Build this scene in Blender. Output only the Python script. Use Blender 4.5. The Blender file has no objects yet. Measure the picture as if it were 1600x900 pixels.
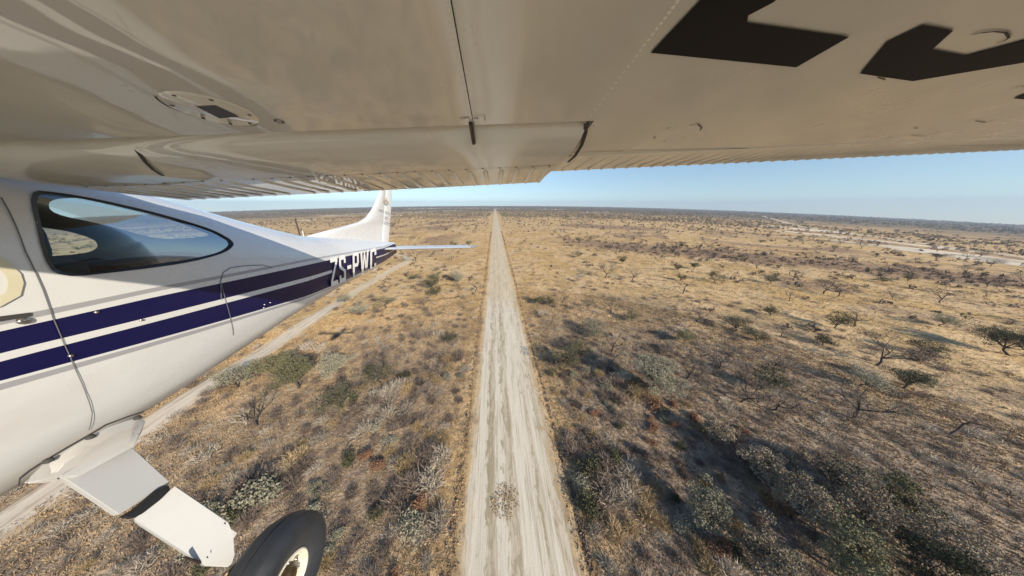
import bpy, bmesh, math, random
import numpy as np
from mathutils import Vector, Matrix

# ------------------------------------------------------------------ camera, sky, sun, exposure
SC = bpy.context.scene
COL = SC.collection
H = 46.0                                    # height of the camera over the dirt runway
FPX = 350.0                                 # focal length in pixels of a 1600 px wide picture
PITCH = math.radians(20.4)
YAW = math.atan(27/350*math.cos(PITCH))
cam_data = bpy.data.cameras.new('camera')
cam_data.sensor_width = 36.0
cam_data.lens = 36.0*FPX/1600.0
cam_data.clip_start = 0.02
cam_data.clip_end = 60000.0
cam = bpy.data.objects.new('camera', cam_data); COL.objects.link(cam)
cam.location = (0, 0, H)
cam.rotation_euler = (math.pi/2-PITCH, 0, -YAW)
SC.camera = cam

SUN_TO = Vector((58.5, -77.5, 46.0)).normalized()       # towards the sun
SUN_EL = math.asin(SUN_TO.z)
SUN_ROT = math.atan2(SUN_TO.x, SUN_TO.y)
world = bpy.data.worlds.new('World'); SC.world = world; world.use_nodes = True
wn = world.node_tree; wn.nodes.clear()
sky = wn.nodes.new('ShaderNodeTexSky'); sky.sky_type = 'NISHITA'; sky.sun_disc = False
sky.sun_elevation = SUN_EL; sky.sun_rotation = SUN_ROT
sky.altitude = 1000; sky.air_density = 1.0; sky.dust_density = 0.45; sky.ozone_density = 2.6
tcw = wn.nodes.new('ShaderNodeTexCoord'); sxyz = wn.nodes.new('ShaderNodeSeparateXYZ'); cxyz = wn.nodes.new('ShaderNodeCombineXYZ')
mz = wn.nodes.new('ShaderNodeMath'); mz.operation = 'MULTIPLY_ADD'; mz.inputs[1].default_value = 0.70; mz.inputs[2].default_value = 0.045     # the land falls away below eye level: carry the horizon sky on down to it
wn.links.new(tcw.outputs['Generated'], sxyz.inputs[0]); wn.links.new(sxyz.outputs[0], cxyz.inputs[0]); wn.links.new(sxyz.outputs[1], cxyz.inputs[1])
wn.links.new(sxyz.outputs[2], mz.inputs[0]); wn.links.new(mz.outputs[0], cxyz.inputs[2]); wn.links.new(cxyz.outputs[0], sky.inputs[0])
bg = wn.nodes.new('ShaderNodeBackground'); bg.inputs['Strength'].default_value = 0.115
wo = wn.nodes.new('ShaderNodeOutputWorld')
wn.links.new(sky.outputs[0], bg.inputs[0]); wn.links.new(bg.outputs[0], wo.inputs[0])
sl = bpy.data.lights.new('sun', 'SUN'); sl.energy = 5.0; sl.angle = math.radians(0.5); sl.color = (1.0, 0.89, 0.73)
so = bpy.data.objects.new('sun', sl); COL.objects.link(so)
so.rotation_euler = SUN_TO.to_track_quat('Z', 'Y').to_euler(); so.location = (30, -40, 90)
SC.view_settings.view_transform = 'Standard'; SC.view_settings.look = 'None'
SC.view_settings.exposure = 0.34; SC.view_settings.gamma = 1.0
SC.cycles.max_bounces = 6; SC.cycles.diffuse_bounces = 3; SC.cycles.glossy_bounces = 3
SC.cycles.transparent_max_bounces = 12; SC.cycles.volume_bounces = 0
SC.cycles.use_denoising = True

random.seed(7); RNG = np.random.default_rng(7)

# ------------------------------------------------------------------ measuring helpers (camera frame: X to the right wing, Y aft, Z up, origin at the lens)
cF = np.array([math.sin(YAW)*math.cos(PITCH), math.cos(YAW)*math.cos(PITCH), -math.sin(PITCH)])
cR = np.array([math.cos(YAW), -math.sin(YAW), 0.0]); cU = np.cross(cR, cF)
def ray(x, y): return cR*(x-800)+cU*(450-y)+cF*FPX
def onX(x, y, X): d = ray(x, y); return d*X/d[0]
def onY(x, y, Y): d = ray(x, y); return d*Y/d[1]
def terr(x, y):
    """height of the land: flat round the runway, falling gently away to both sides, with low swells"""
    x = np.asarray(x, float); y = np.asarray(y, float)
    z = -0.018*x*x/np.sqrt(y*y+0.2*x*x+90000.0)
    k = np.clip((np.abs(x-1.7)-11.0)/14.0, 0, 1)
    z = z+k*(0.35*np.sin(x*0.11+1.3*np.sin(y*0.043))*np.sin(y*0.09+0.7)+0.14*np.sin(x*0.41+y*0.23)*np.sin(y*0.37-x*0.13))
    return z
def ground(px, py):
    d = ray(px, py); p = d*(-H/d[2])
    for _ in range(25):
        p = d*((terr(p[0], p[1])-H)/d[2])
    return float(p[0]), float(p[1])

# ------------------------------------------------------------------ materials
def newmat(name):
    m = bpy.data.materials.new(name); m.use_nodes = True
    nt = m.node_tree; b = nt.nodes['Principled BSDF']
    return m, nt, b
def N(nt, t, **kw):
    n = nt.nodes.new(t)
    for k, v in kw.items():
        if k in n.inputs.keys(): n.inputs[k].default_value = v
        else: setattr(n, k, v)
    return n
def L(nt, a, b): nt.links.new(a, b)
def mixc(nt, fac, a, b, blend='MIX'):
    m = nt.nodes.new('ShaderNodeMix'); m.data_type = 'RGBA'; m.blend_type = blend
    for i, v in ((0, fac), (6, a), (7, b)):
        if isinstance(v, bpy.types.NodeSocket): L(nt, v, m.inputs[i])
        elif i == 0: m.inputs[0].default_value = v
        else: m.inputs[i].default_value = (*v, 1) if len(v) == 3 else v
    return m.outputs[2]
def mathn(nt, op, a, b=None, c=None, clamp=False):
    m = nt.nodes.new('ShaderNodeMath'); m.operation = op; m.use_clamp = clamp
    for i, v in enumerate((a, b, c)):
        if v is None: continue
        if isinstance(v, bpy.types.NodeSocket): L(nt, v, m.inputs[i])
        else: m.inputs[i].default_value = v
    return m.outputs[0]
def ramp(nt, v, lo, hi, a=0.0, b=1.0):
    m = nt.nodes.new('ShaderNodeMapRange'); m.clamp = True; m.interpolation_type = 'SMOOTHSTEP'
    L(nt, v, m.inputs[0])
    for i, q in zip((1, 2, 3, 4), (lo, hi, a, b)): m.inputs[i].default_value = q
    return m.outputs[0]
def noise(nt, vec, scale, detail=3, rough=0.55, dist=0.0):
    n = nt.nodes.new('ShaderNodeTexNoise'); n.inputs['Scale'].default_value = scale
    n.inputs['Detail'].default_value = detail; n.inputs['Roughness'].default_value = rough
    n.inputs['Distortion'].default_value = dist
    L(nt, vec, n.inputs['Vector']); return n.outputs['Fac']

def land_group():
    """colour of the dry savanna floor by world position: straw, bare sand, grey-brown scrub litter"""
    g = bpy.data.node_groups.new('land_colour', 'ShaderNodeTree')
    g.interface.new_socket('Color', in_out='OUTPUT', socket_type='NodeSocketColor')
    g.interface.new_socket('Fine', in_out='OUTPUT', socket_type='NodeSocketFloat')
    go = g.nodes.new('NodeGroupOutput')
    geo = g.nodes.new('ShaderNodeNewGeometry'); P = geo.outputs['Position']
    sep = g.nodes.new('ShaderNodeSeparateXYZ'); L(g, P, sep.inputs[0])
    big = noise(g, P, 0.0035, 3, 0.6, 0.6)
    mid = noise(g, P, 0.035, 4, 0.6, 0.8)
    pat = noise(g, P, 0.16, 4, 0.65, 0.5)
    sml = noise(g, P, 0.9, 3, 0.65)
    fin = noise(g, P, 3.2, 3, 0.7)
    c = mixc(g, ramp(g, mid, 0.36, 0.62), STRAW, SAND)
    c = mixc(g, ramp(g, pat, 0.50, 0.62), c, DRY)
    ax = mathn(g, 'ABSOLUTE', mathn(g, 'SUBTRACT', sep.outputs[0], 1.7))
    # the close country is greyer scrub litter; more so away from the cleared edges of the strip
    r2 = mathn(g, 'ADD', mathn(g, 'MULTIPLY', sep.outputs[0], sep.outputs[0]), mathn(g, 'MULTIPLY', sep.outputs[1], sep.outputs[1]))
    r = mathn(g, 'SQRT', r2)
    rr = mathn(g, 'ADD', r, mathn(g, 'MULTIPLY', mathn(g, 'SUBTRACT', mid, 0.5), 110.0))
    rr = mathn(g, 'SUBTRACT', rr, mathn(g, 'MULTIPLY', mathn(g, 'MAXIMUM', sep.outputs[0], 0.0), 0.28))
    near = ramp(g, rr, 50, 135, 1, 0)
    near = mathn(g, 'MULTIPLY', near, ramp(g, ax, 9, 20, 0.25, 1.0))
    scrub = mixc(g, ramp(g, pat, 0.42, 0.6), LITTER, GREYB)
    c = mixc(g, mathn(g, 'MULTIPLY', near, 0.9), c, scrub)
    # reddish brown thorn country in bands farther out
    band = ramp(g, noise(g, P, 0.006, 4, 0.65, 1.0), 0.50, 0.60)
    band = mathn(g, 'MULTIPLY', band, ramp(g, r, 90, 260))
    band = mathn(g, 'MULTIPLY', band, ramp(g, ax, 25, 90))
    dl = mathn(g, 'ADD', mathn(g, 'MULTIPLY', sep.outputs[0], BELT[0]), mathn(g, 'ADD', mathn(g, 'MULTIPLY', sep.outputs[1], BELT[1]), BELT[2]))
    dl = mathn(g, 'ABSOLUTE', mathn(g, 'ADD', dl, mathn(g, 'MULTIPLY', mathn(g, 'SUBTRACT', mid, 0.5), 60.0)))
    belt = mathn(g, 'MULTIPLY', ramp(g, dl, 52, 12), ramp(g, sep.outputs[0], 60, 140))
    band = mathn(g, 'MAXIMUM', band, belt)
    c = mixc(g, mathn(g, 'MULTIPLY', band, 0.75), c, MAUVE)
    # bush covered country beyond, with pale pans
    rn = mathn(g, 'ADD', r, mathn(g, 'MULTIPLY', mathn(g, 'SUBTRACT', big, 0.5), 1500.0))
    far = ramp(g, rn, 900, 2300)
    wood = mixc(g, ramp(g, noise(g, P, 0.012, 4, 0.7), 0.4, 0.62), WOOD, WOODB)
    c = mixc(g, far, c, wood)
    pan = mathn(g, 'MULTIPLY', ramp(g, noise(g, P, 0.0016, 2, 0.5, 0.3), 0.60, 0.66), mathn(g, 'MULTIPLY', ramp(g, r, 900, 1500), ramp(g, ax, 700, 300)))
    c = mixc(g, pan, c, (0.52, 0.45, 0.36))
    # fine speckle of tufts and bare ground
    f1 = mathn(g, 'MULTIPLY', sml, fin)
    c = mixc(g, ramp(g, sml, 0.40, 0.66, 0.0, 0.55), c, mixc(g, 1.0, c, (0.66, 0.62, 0.59), 'MULTIPLY'))
    c = mixc(g, ramp(g, fin, 0.45, 0.7, 0.0, 0.45), c, mixc(g, 1.0, c, (0.62, 0.58, 0.55), 'MULTIPLY'))
    L(g, c, go.inputs[0]); L(g, f1, go.inputs[1])
    return g
_p, _q = ground(1060, 392), ground(1590, 440)
_n = (_q[1]-_p[1], -(_q[0]-_p[0])); _l = math.hypot(*_n); BELT = (_n[0]/_l, _n[1]/_l, -(_n[0]*_p[0]+_n[1]*_p[1])/_l)
STRAW = (0.62, 0.42, 0.185); SAND = (0.73, 0.525, 0.29); DRY = (0.42, 0.29, 0.155)
LITTER = (0.40, 0.31, 0.22); GREYB = (0.28, 0.222, 0.175); MAUVE = (0.29, 0.195, 0.14)
WOOD = (0.10, 0.09, 0.065); WOODB = (0.33, 0.26, 0.17)
LAND = land_group()

def land_mat():
    m, nt, b = newmat('dry_savanna')
    gr = nt.nodes.new('ShaderNodeGroup'); gr.node_tree = LAND
    L(nt, gr.outputs[0], b.inputs['Base Color']); b.inputs['Roughness'].default_value = 1.0
    b.inputs['Specular IOR Level'].default_value = 0.05
    geo = nt.nodes.new('ShaderNodeNewGeometry')
    h = mathn(nt, 'ADD', noise(nt, geo.outputs['Position'], 1.1, 4, 0.75), mathn(nt, 'MULTIPLY', noise(nt, geo.outputs['Position'], 0.25, 3, 0.6), 2.0))
    bp = N(nt, 'ShaderNodeBump', Strength=0.9, Distance=0.55); L(nt, h, bp.inputs['Height']); L(nt, bp.outputs[0], b.inputs['Normal'])
    return m
M_LAND = land_mat()

def road_mat(name, cx, half, pale, worn, fade=1.6, patchy=0.5, lanes=False):
    """bare calcrete strip along Y with wheel-worn streaks and ragged edges; u = across, from the UV map"""
    m, nt, b = newmat(name)
    gr = nt.nodes.new('ShaderNodeGroup'); gr.node_tree = LAND
    uv = nt.nodes.new('ShaderNodeUVMap'); sp = nt.nodes.new('ShaderNodeSeparateXYZ'); L(nt, uv.outputs[0], sp.inputs[0])
    geo = nt.nodes.new('ShaderNodeNewGeometry'); P = geo.outputs['Position']
    mp = nt.nodes.new('ShaderNodeMapping'); mp.inputs['Scale'].default_value = (1.0, 0.035, 1.0); L(nt, uv.outputs[0], mp.inputs[0])
    st1 = noise(nt, mp.outputs[0], 0.55, 4, 0.62); st2 = noise(nt, mp.outputs[0], 1.9, 4, 0.65)
    mp2 = nt.nodes.new('ShaderNodeMapping'); mp2.inputs['Scale'].default_value = (1.0, 0.3, 1.0); L(nt, uv.outputs[0], mp2.inputs[0])
    blot = noise(nt, mp2.outputs[0], 1.1, 5, 0.72, 0.4)
    big = noise(nt, P, 0.03, 3, 0.6)
    if lanes:
        uu = mathn(nt, 'ADD', sp.outputs[0], mathn(nt, 'MULTIPLY', mathn(nt, 'SUBTRACT', blot, 0.5), 3.4))
        uu = mathn(nt, 'ADD', uu, mathn(nt, 'MULTIPLY', mathn(nt, 'SUBTRACT', big, 0.5), 4.5))
        cr = nt.nodes.new('ShaderNodeValToRGB'); cr.color_ramp.interpolation = 'EASE'
        st = [(-9, .75), (-7.6, .5), (-7.2, .05), (-5.2, .1), (-4.8, .75), (-3.4, .7), (-3.0, .05), (-1.8, .1), (-1.4, .85), (0.1, .75), (0.6, .0), (3.5, .05), (4.2, .5), (5.2, .3), (6.3, .6), (9, .8)]
        e0 = cr.color_ramp.elements; e0[0].position = 0; e0[0].color = (.75,)*3+(1,); e0[1].position = 1; e0[1].color = (.8,)*3+(1,)
        for a, v in st[1:-1]: q = e0.new((a+9)/18); q.color = (v, v, v, 1)
        L(nt, mathn(nt, 'MULTIPLY_ADD', uu, 1/18, 0.5, clamp=True), cr.inputs[0])
        st1 = mathn(nt, 'ADD', mathn(nt, 'MULTIPLY', cr.outputs[0], 0.20), mathn(nt, 'MULTIPLY_ADD', st1, 0.55, 0.125))
    c = mixc(nt, ramp(nt, st1, 0.38, 0.66), pale, worn)
    c = mixc(nt, ramp(nt, st2, 0.50, 0.66, 0, 0.6), c, (worn[0]*0.72, worn[1]*0.70, worn[2]*0.66))
    mix = mathn(nt, 'ADD', mathn(nt, 'MULTIPLY', st1, 0.55), mathn(nt, 'MULTIPLY', blot, 0.5))
    grass = ramp(nt, mix, 0.545, 0.60, 0, patchy)
    c = mixc(nt, grass, c, (0.36, 0.29, 0.185))
    # farther along, the strip is tan rather than white
    sepP = nt.nodes.new('ShaderNodeSeparateXYZ'); L(nt, P, sepP.inputs[0])
    fy = mathn(nt, 'ADD', sepP.outputs[1], mathn(nt, 'MULTIPLY', mathn(nt, 'SUBTRACT', big, 0.5), 60.0))
    c = mixc(nt, ramp(nt, fy, 88, 122, 0, 0.8), c, mixc(nt, ramp(nt, st2, 0.4, 0.62), (0.66, 0.54, 0.36), (0.52, 0.41, 0.26)))
    sp2 = noise(nt, P, 6.0, 3, 0.7)
    c = mixc(nt, ramp(nt, sp2, 0.5, 0.72, 0, 0.3), c, mixc(nt, 1.0, c, (0.6, 0.55, 0.5), 'MULTIPLY'))
    e = mathn(nt, 'ABSOLUTE', sp.outputs[0])
    e = mathn(nt, 'ADD', e, mathn(nt, 'MULTIPLY', mathn(nt, 'SUBTRACT', mathn(nt, 'ADD', blot, mathn(nt, 'MULTIPLY', st2, 0.8)), 0.9), fade*1.6))
    edge = ramp(nt, e, half-fade, half-fade*0.25)
    c = mixc(nt, edge, c, gr.outputs[0])
    L(nt, c, b.inputs['Base Color']); b.inputs['Roughness'].default_value = 0.95; b.inputs['Specular IOR Level'].default_value = 0.1
    bp = N(nt, 'ShaderNodeBump', Strength=0.5, Distance=0.12)
    L(nt, mathn(nt, 'ADD', blot, mathn(nt, 'MULTIPLY', st2, 1.4)), bp.inputs['Height']); L(nt, bp.outputs[0], b.inputs['Normal'])
    return m

def plain(name, col, rough=0.6, metal=0.0, spec=0.5, var=0.0, scale=3.0, bump=0.0, coat=0.0):
    m, nt, b = newmat(name)
    b.inputs['Roughness'].default_value = rough; b.inputs['Metallic'].default_value = metal
    b.inputs['Specular IOR Level'].default_value = spec
    if coat: b.inputs['Coat Weight'].default_value = coat; b.inputs['Coat Roughness'].default_value = 0.04
    tc = nt.nodes.new('ShaderNodeTexCoord'); n = noise(nt, tc.outputs['Object'], scale, 4, 0.6)
    dark = tuple(c*(1-var) for c in col)
    L(nt, mixc(nt, ramp(nt, n, 0.35, 0.7), col, dark), b.inputs['Base Color'])
    if bump:
        bp = N(nt, 'ShaderNodeBump', Strength=bump, Distance=0.02); L(nt, n, bp.inputs['Height']); L(nt, bp.outputs[0], b.inputs['Normal'])
    return m

def veg(name, c1, c2, trans=0.0):
    """twigs or leaves: colour varies from plant to plant and from clump to clump"""
    m, nt, b = newmat(name)
    oi = nt.nodes.new('ShaderNodeObjectInfo'); geo = nt.nodes.new('ShaderNodeNewGeometry')
    n = noise(nt, geo.outputs['Position'], 1.3, 3, 0.6); at = nt.nodes.new('ShaderNodeAttribute'); at.attribute_name = 'tone'
    f = mathn(nt, 'ADD', mathn(nt, 'MULTIPLY', n, 0.6), mathn(nt, 'MULTIPLY', oi.outputs['Random'], 0.5))
    f = mathn(nt, 'ADD', f, mathn(nt, 'MULTIPLY', at.outputs['Fac'], 0.35))
    L(nt, mixc(nt, ramp(nt, f, 0.3, 1.05), c1, c2), b.inputs['Base Color'])
    b.inputs['Roughness'].default_value = 0.9; b.inputs['Specular IOR Level'].default_value = 0.15
    return m
M_TWIG = veg('mauve_brown_twigs', (0.13, 0.10, 0.082), (0.29, 0.225, 0.175))
M_BRUSH = veg('grey_brown_brush', (0.12, 0.10, 0.07), (0.34, 0.275, 0.19))
M_GREYT = veg('grey_twigs', (0.30, 0.25, 0.195), (0.52, 0.44, 0.34))
M_STRAWT = veg('straw_stems', (0.26, 0.19, 0.10), (0.46, 0.34, 0.19))
M_RUST = veg('rusty_leaves', (0.24, 0.13, 0.08), (0.34, 0.20, 0.12))
M_LEAF = veg('olive_leaves', (0.10, 0.095, 0.05), (0.27, 0.245, 0.135))
M_DLEAF = veg('dark_green_leaves', (0.045, 0.047, 0.027), (0.14, 0.13, 0.072))
M_SAGE = veg('grey_green_leaves', (0.18, 0.17, 0.115), (0.36, 0.33, 0.235))
M_BARK = plain('dark_bark', (0.075, 0.055, 0.045), 0.9, var=0.4, scale=6, bump=0.4)
M_DEADW = plain('bleached_wood', (0.55, 0.48, 0.38), 0.8, var=0.35, scale=6)
M_FARW = veg('far_wood', (0.055, 0.058, 0.04), (0.24, 0.20, 0.135))
M_FARB = veg('far_scrub', (0.13, 0.10, 0.075), (0.28, 0.21, 0.155))

def grass_mat():
    m, nt, b = newmat('dry_grass')
    gr = nt.nodes.new('ShaderNodeGroup'); gr.node_tree = LAND
    at = nt.nodes.new('ShaderNodeAttribute'); at.attribute_name = 'tone'
    c = mixc(nt, ramp(nt, at.outputs['Fac'], 0.0, 1.0), mixc(nt, 1.0, gr.outputs[0], (0.75, 0.72, 0.7), 'MULTIPLY'), mixc(nt, 0.55, gr.outputs[0], (0.52, 0.39, 0.22)))
    L(nt, c, b.inputs['Base Color']); b.inputs['Roughness'].default_value = 0.9; b.inputs['Specular IOR Level'].default_value = 0.1
    return m
M_GRASS = grass_mat()

# ------------------------------------------------------------------ object helpers
def put(name, me, mat=None, parent=None, loc=None, kind=None, smooth=False):
    o = bpy.data.objects.new(name, me); COL.objects.link(o)
    if mat is not None and len(me.materials) == 0: me.materials.append(mat)
    if parent is not None: o.parent = parent
    if loc is not None: o.location = loc
    if kind: o['kind'] = kind
    if smooth: me.shade_smooth()
    return o
def tag(o, label, cat, group=None):
    o['label'] = label; o['category'] = cat
    if group: o['group'] = group
    return o
def pydata(name, v, f):
    me = bpy.data.meshes.new(name); me.from_pydata([tuple(map(float, q)) for q in v], [], f); me.update(); return me
def tri_mesh(name, V, F, tone=None):
    """fast mesh from (n,3) vertices and (m,k) faces, all of the same length k"""
    V = np.asarray(V, np.float32); F = np.asarray(F, np.int32); k = F.shape[1]
    me = bpy.data.meshes.new(name); me.vertices.add(len(V)); me.loops.add(F.size); me.polygons.add(len(F))
    me.vertices.foreach_set('co', V.ravel()); me.loops.foreach_set('vertex_index', F.ravel())
    me.polygons.foreach_set('loop_start', np.arange(0, F.size, k, dtype=np.int32))
    if tone is not None:
        a = me.attributes.new('tone', 'FLOAT', 'FACE'); a.data.foreach_set('value', np.asarray(tone, np.float32))
    me.update(calc_edges=True); me.validate(); return me

# ------------------------------------------------------------------ the land
def build_land():
    rs = np.concatenate([[0.0], np.linspace(4, 60, 40), np.geomspace(62, 9000, 150)])
    na = 420; az = np.linspace(0, 2*np.pi, na, endpoint=False)
    X = rs[:, None]*np.sin(az)[None]; Y = rs[:, None]*np.cos(az)[None]
    Z = terr(X, Y)-0.12*np.clip(1-(np.abs(X-1.7)-8.2)/1.2, 0, 1)   # shallow bed under the runway
    Z = Z-0.10*np.clip(1-np.abs(np.abs(X+78.2)-0)/4.2, 0, 1)*(Y < 225)
    V = np.stack([X, Y, Z], -1).reshape(-1, 3)
    i = np.arange(len(rs)-1)[:, None]; j = np.arange(na)[None]
    a = i*na+j; b = i*na+(j+1) % na
    F = np.stack([a, b, b+na, a+na], -1).reshape(-1, 4)[:, ::-1]
    F = F[na:]                                              # the innermost ring is a fan of zero-area quads; cap it instead
    me = tri_mesh('ground', V, F)
    o = put('ground', me, M_LAND, kind='structure'); me.shade_smooth()
    cap = tri_mesh('ground_cap', V[na:2*na], np.array([[k for k in range(na)]])[:, ::-1])
    bm = bmesh.new(); bm.from_mesh(me); bm2 = bmesh.new(); bm2.from_mesh(cap)
    vs = [bm.verts.new(v.co) for v in bm2.verts]; bm.faces.new(vs); bm2.free()
    bmesh.ops.remove_doubles(bm, verts=bm.verts, dist=1e-4); bm.to_mesh(me); bm.free(); bpy.data.meshes.remove(cap)
    return o
build_land()

def strip(name, pts, half, mat, lift=0.05, nu=14, crown=0.10, berm=0.0, dens=4.0):
    """a graded strip following a polyline, draped on the land, with UV = (metres across, metres along)"""
    P = [np.array(pts[0], float)]
    for q in pts[1:]:
        q = np.array(q, float); d = np.linalg.norm(q-P[-1]); n = max(1, int(d/dens)); p0 = P[-1].copy()
        for k in range(1, n+1): P.append(p0+(q-p0)*k/n)
    P = np.array(P)
    for _ in range(6):
        P[1:-1] = 0.5*P[1:-1]+0.25*(P[:-2]+P[2:])
    T = np.gradient(P, axis=0); T /= np.linalg.norm(T, axis=1)[:, None]; Nn = np.stack([T[:, 1], -T[:, 0]], 1)
    s = np.concatenate([[0], np.cumsum(np.linalg.norm(np.diff(P, axis=0), axis=1))])
    U = np.linspace(-half, half, nu)
    V = []; uv = []
    for k in range(len(P)):
        for u in U:
            x, y = P[k]+Nn[k]*u; t = abs(u)/half
            z = float(terr(x, y))+lift+crown*(1-t**2)+berm*math.exp(-((t-0.9)/0.05)**2)
            if t > 0.985: z = float(terr(x, y))-0.15
            V.append((x, y, z)); uv.append((u, s[k]))
    F = [(k*nu+i, k*nu+i+1, (k+1)*nu+i+1, (k+1)*nu+i) for k in range(len(P)-1) for i in range(nu-1)]
    me = tri_mesh(name, V, F); l = me.uv_layers.new(name='UVMap')
    idx = np.zeros(len(me.loops), np.int32); me.loops.foreach_get('vertex_index', idx)
    l.data.foreach_set('uv', np.array(uv, np.float32)[idx].ravel())
    o = put(name, me, mat, kind='structure'); me.shade_smooth()
    if me.polygons[0].normal.z < 0: me.flip_normals()
    return o
M_ROAD = road_mat('calcrete_strip', 1.7, 9.7, (0.70, 0.62, 0.48), (0.50, 0.41, 0.28), lanes=True, patchy=0.75, fade=3.3)
M_TRACK = road_mat('pale_track', -78, 4.4, (0.70, 0.60, 0.46), (0.60, 0.49, 0.35), fade=1.9, patchy=0.5)
strip('dirt_runway', [(2.2, -60), (2.2, 150), (2.0, 1300), (1.7, 2600)], 9.7, M_ROAD, lift=0.06, nu=24, berm=0.05, dens=6)
strip('sand_track', [(-77, -60), (-77, 30), (-79, 60), (-80.5, 115), (-80, 160), (-76, 196), (-84, 218), (-116, 238), (-160, 262)], 4.4, M_TRACK, lift=0.06, crown=0.02)
rp = [ground(*p) for p in ((1700, 415), (1600, 402), (1480, 386), (1400, 374), (1350, 368), (1300, 361), (1250, 354), (1225, 347), (1205, 341), (1190, 337))]
strip('far_sand_track', rp, 11.0, road_mat('far_pale_track', 0, 11, (0.62, 0.55, 0.43), (0.55, 0.48, 0.36), fade=1.5, patchy=0.1), lift=0.25, crown=0.1, dens=12)

PANS = []
def pan(px, py, rx, ry, seed):
    cx, cy = ground(px, py); rng = np.random.default_rng(seed); ph = rng.uniform(0, 6.28, 4); n = 64; A = np.linspace(0, 2*np.pi, n, endpoint=False)
    k = 1+0.22*np.sin(2*A+ph[0])+0.14*np.sin(3*A+ph[1])+0.09*np.sin(5*A+ph[2])+0.05*np.sin(9*A+ph[3]); V = [(cx, cy, float(terr(cx, cy))+0.5)]; F = []
    for j in range(1, 7):
        for i in range(n):
            x = cx+rx*k[i]*math.cos(A[i])*j/6; y = cy+ry*k[i]*math.sin(A[i])*j/6; V.append((x, y, float(terr(x, y))+(0.5 if j < 6 else -0.5)))
    for i in range(n): F.append((0, 1+i, 1+(i+1) % n))
    for j in range(5):
        for i in range(n): a = 1+j*n+i; b = 1+j*n+(i+1) % n; F += [(a, a+n, b+n), (a, b+n, b)]
    me = tri_mesh('salt_pan', V, F); put('salt_pan', me, M_PAN, kind='structure'); PANS.append((cx, cy, rx, ry))
M_PAN = plain('pale_pan_clay', (0.74, 0.62, 0.45), 0.95, var=0.35, scale=0.02)
for i, a in enumerate([(640, 331.5, 150, 75), (700, 329.5, 190, 90), (668, 326, 400, 260), (735, 325.5, 260, 260), (560, 334, 90, 60), (790, 326.5, 170, 190), (860, 327, 230, 170), (930, 332, 120, 60), (480, 344, 40, 26), (610, 337, 60, 30), (1320, 371, 26, 110), (1440, 391, 24, 90), (1560, 409, 22, 70), (1250, 358, 40, 130), (520, 337, 80, 40), (700, 336, 45, 22)]): pan(*a, 70+i)
def offpan(x, y):
    m_ = np.ones(len(x), bool)
    for cx, cy, rx, ry in PANS: m_ &= ((x-cx)/rx)**2+((y-cy)/ry)**2 > 1.0
    return m_

# ------------------------------------------------------------------ plants
class TB:
    """collects tubes, twigs and leaf faces"""
    def __init__(s): s.v = []; s.f = []; s.t = []
    def tri(s, a, b, c, t=0.0):
        n = len(s.v); s.v += [a, b, c]; s.f.append((n, n+1, n+2)); s.t.append(t)
    def twig(s, p, d, L_, w, t=0.0):
        p = np.array(p); d = np.array(d)/np.linalg.norm(d)
        q = np.cross(d, np.random.default_rng(len(s.v)).normal(size=3)); q /= np.linalg.norm(q)+1e-9
        s.tri(p-q*w/2, p+q*w/2, p+d*L_, t)
    def leaf(s, p, size, rng, t=0.0):
        a = rng.normal(size=3); a /= np.linalg.norm(a); b = rng.normal(size=3); b -= a*(a@b); b /= np.linalg.norm(b)
        s.tri(p-a*size/2, p+a*size/2, p+b*size*0.9, t); 
    def tube(s, pts, rad, n=5):
        rings = []
        for k, (p, r) in enumerate(zip(pts, rad)):
            p = np.array(p, float); d = np.array(pts[min(k+1, len(pts)-1)], float)-np.array(pts[max(k-1, 0)], float); d /= np.linalg.norm(d)+1e-9
            u = np.cross(d, (0.31, 0.9, 0.2)); u /= np.linalg.norm(u); w = np.cross(d, u); base = len(s.v)
            for i in range(n):
                a = 2*math.pi*i/n; s.v.append(p+r*(math.cos(a)*u+math.sin(a)*w))
            rings.append(base)
        for k in range(len(rings)-1):
            for i in range(n):
                a, b = rings[k]+i, rings[k]+(i+1) % n; c, d2 = rings[k+1]+(i+1) % n, rings[k+1]+i
                s.f.append((a, b, c)); s.f.append((a, c, d2)); s.t += [0, 0]
    def mesh(s, name): return tri_mesh(name, np.array(s.v), np.array(s.f), s.t)

def shrub_mesh(seed, kind, n=260, lo=0.07, hi=0.15):
    rng = np.random.default_rng(seed); b = TB()
    lob = [(rng.normal()*0.45, rng.normal()*0.45, rng.uniform(0.45, 0.9), rng.uniform(0.7, 1.2)) for _ in range(4)]
    for i in range(n):
        lx, ly, lz, lr = lob[i % 4]
        d = rng.normal(size=3); d[2] = abs(d[2])*0.9+0.15; d /= np.linalg.norm(d)
        p = np.array([lx*0.6, ly*0.6, 0.02])+d*rng.uniform(0.05, 0.75)*lr*np.array([1, 1, 0.9])
        if kind == 'twig':
            e = d+rng.normal(size=3)*0.45; b.twig(p, e, rng.uniform(0.30, 0.70), rng.uniform(0.022, 0.055), rng.uniform(0, 1))
        else:
            p = np.array([lx, ly, 0.1])+d*lr*rng.uniform(0.35, 1.0)*np.array([0.8, 0.8, 0.95])
            b.leaf(p, rng.uniform(lo, hi), rng, rng.uniform(0, 1))
    if kind != 'twig':
        for i in range(14):
            d = rng.normal(size=3); d[2] = abs(d[2])+0.4; b.twig((0, 0, 0), d, 1.1, 0.05)
    return b.mesh('shrub')
SHRUBS = []
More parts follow.
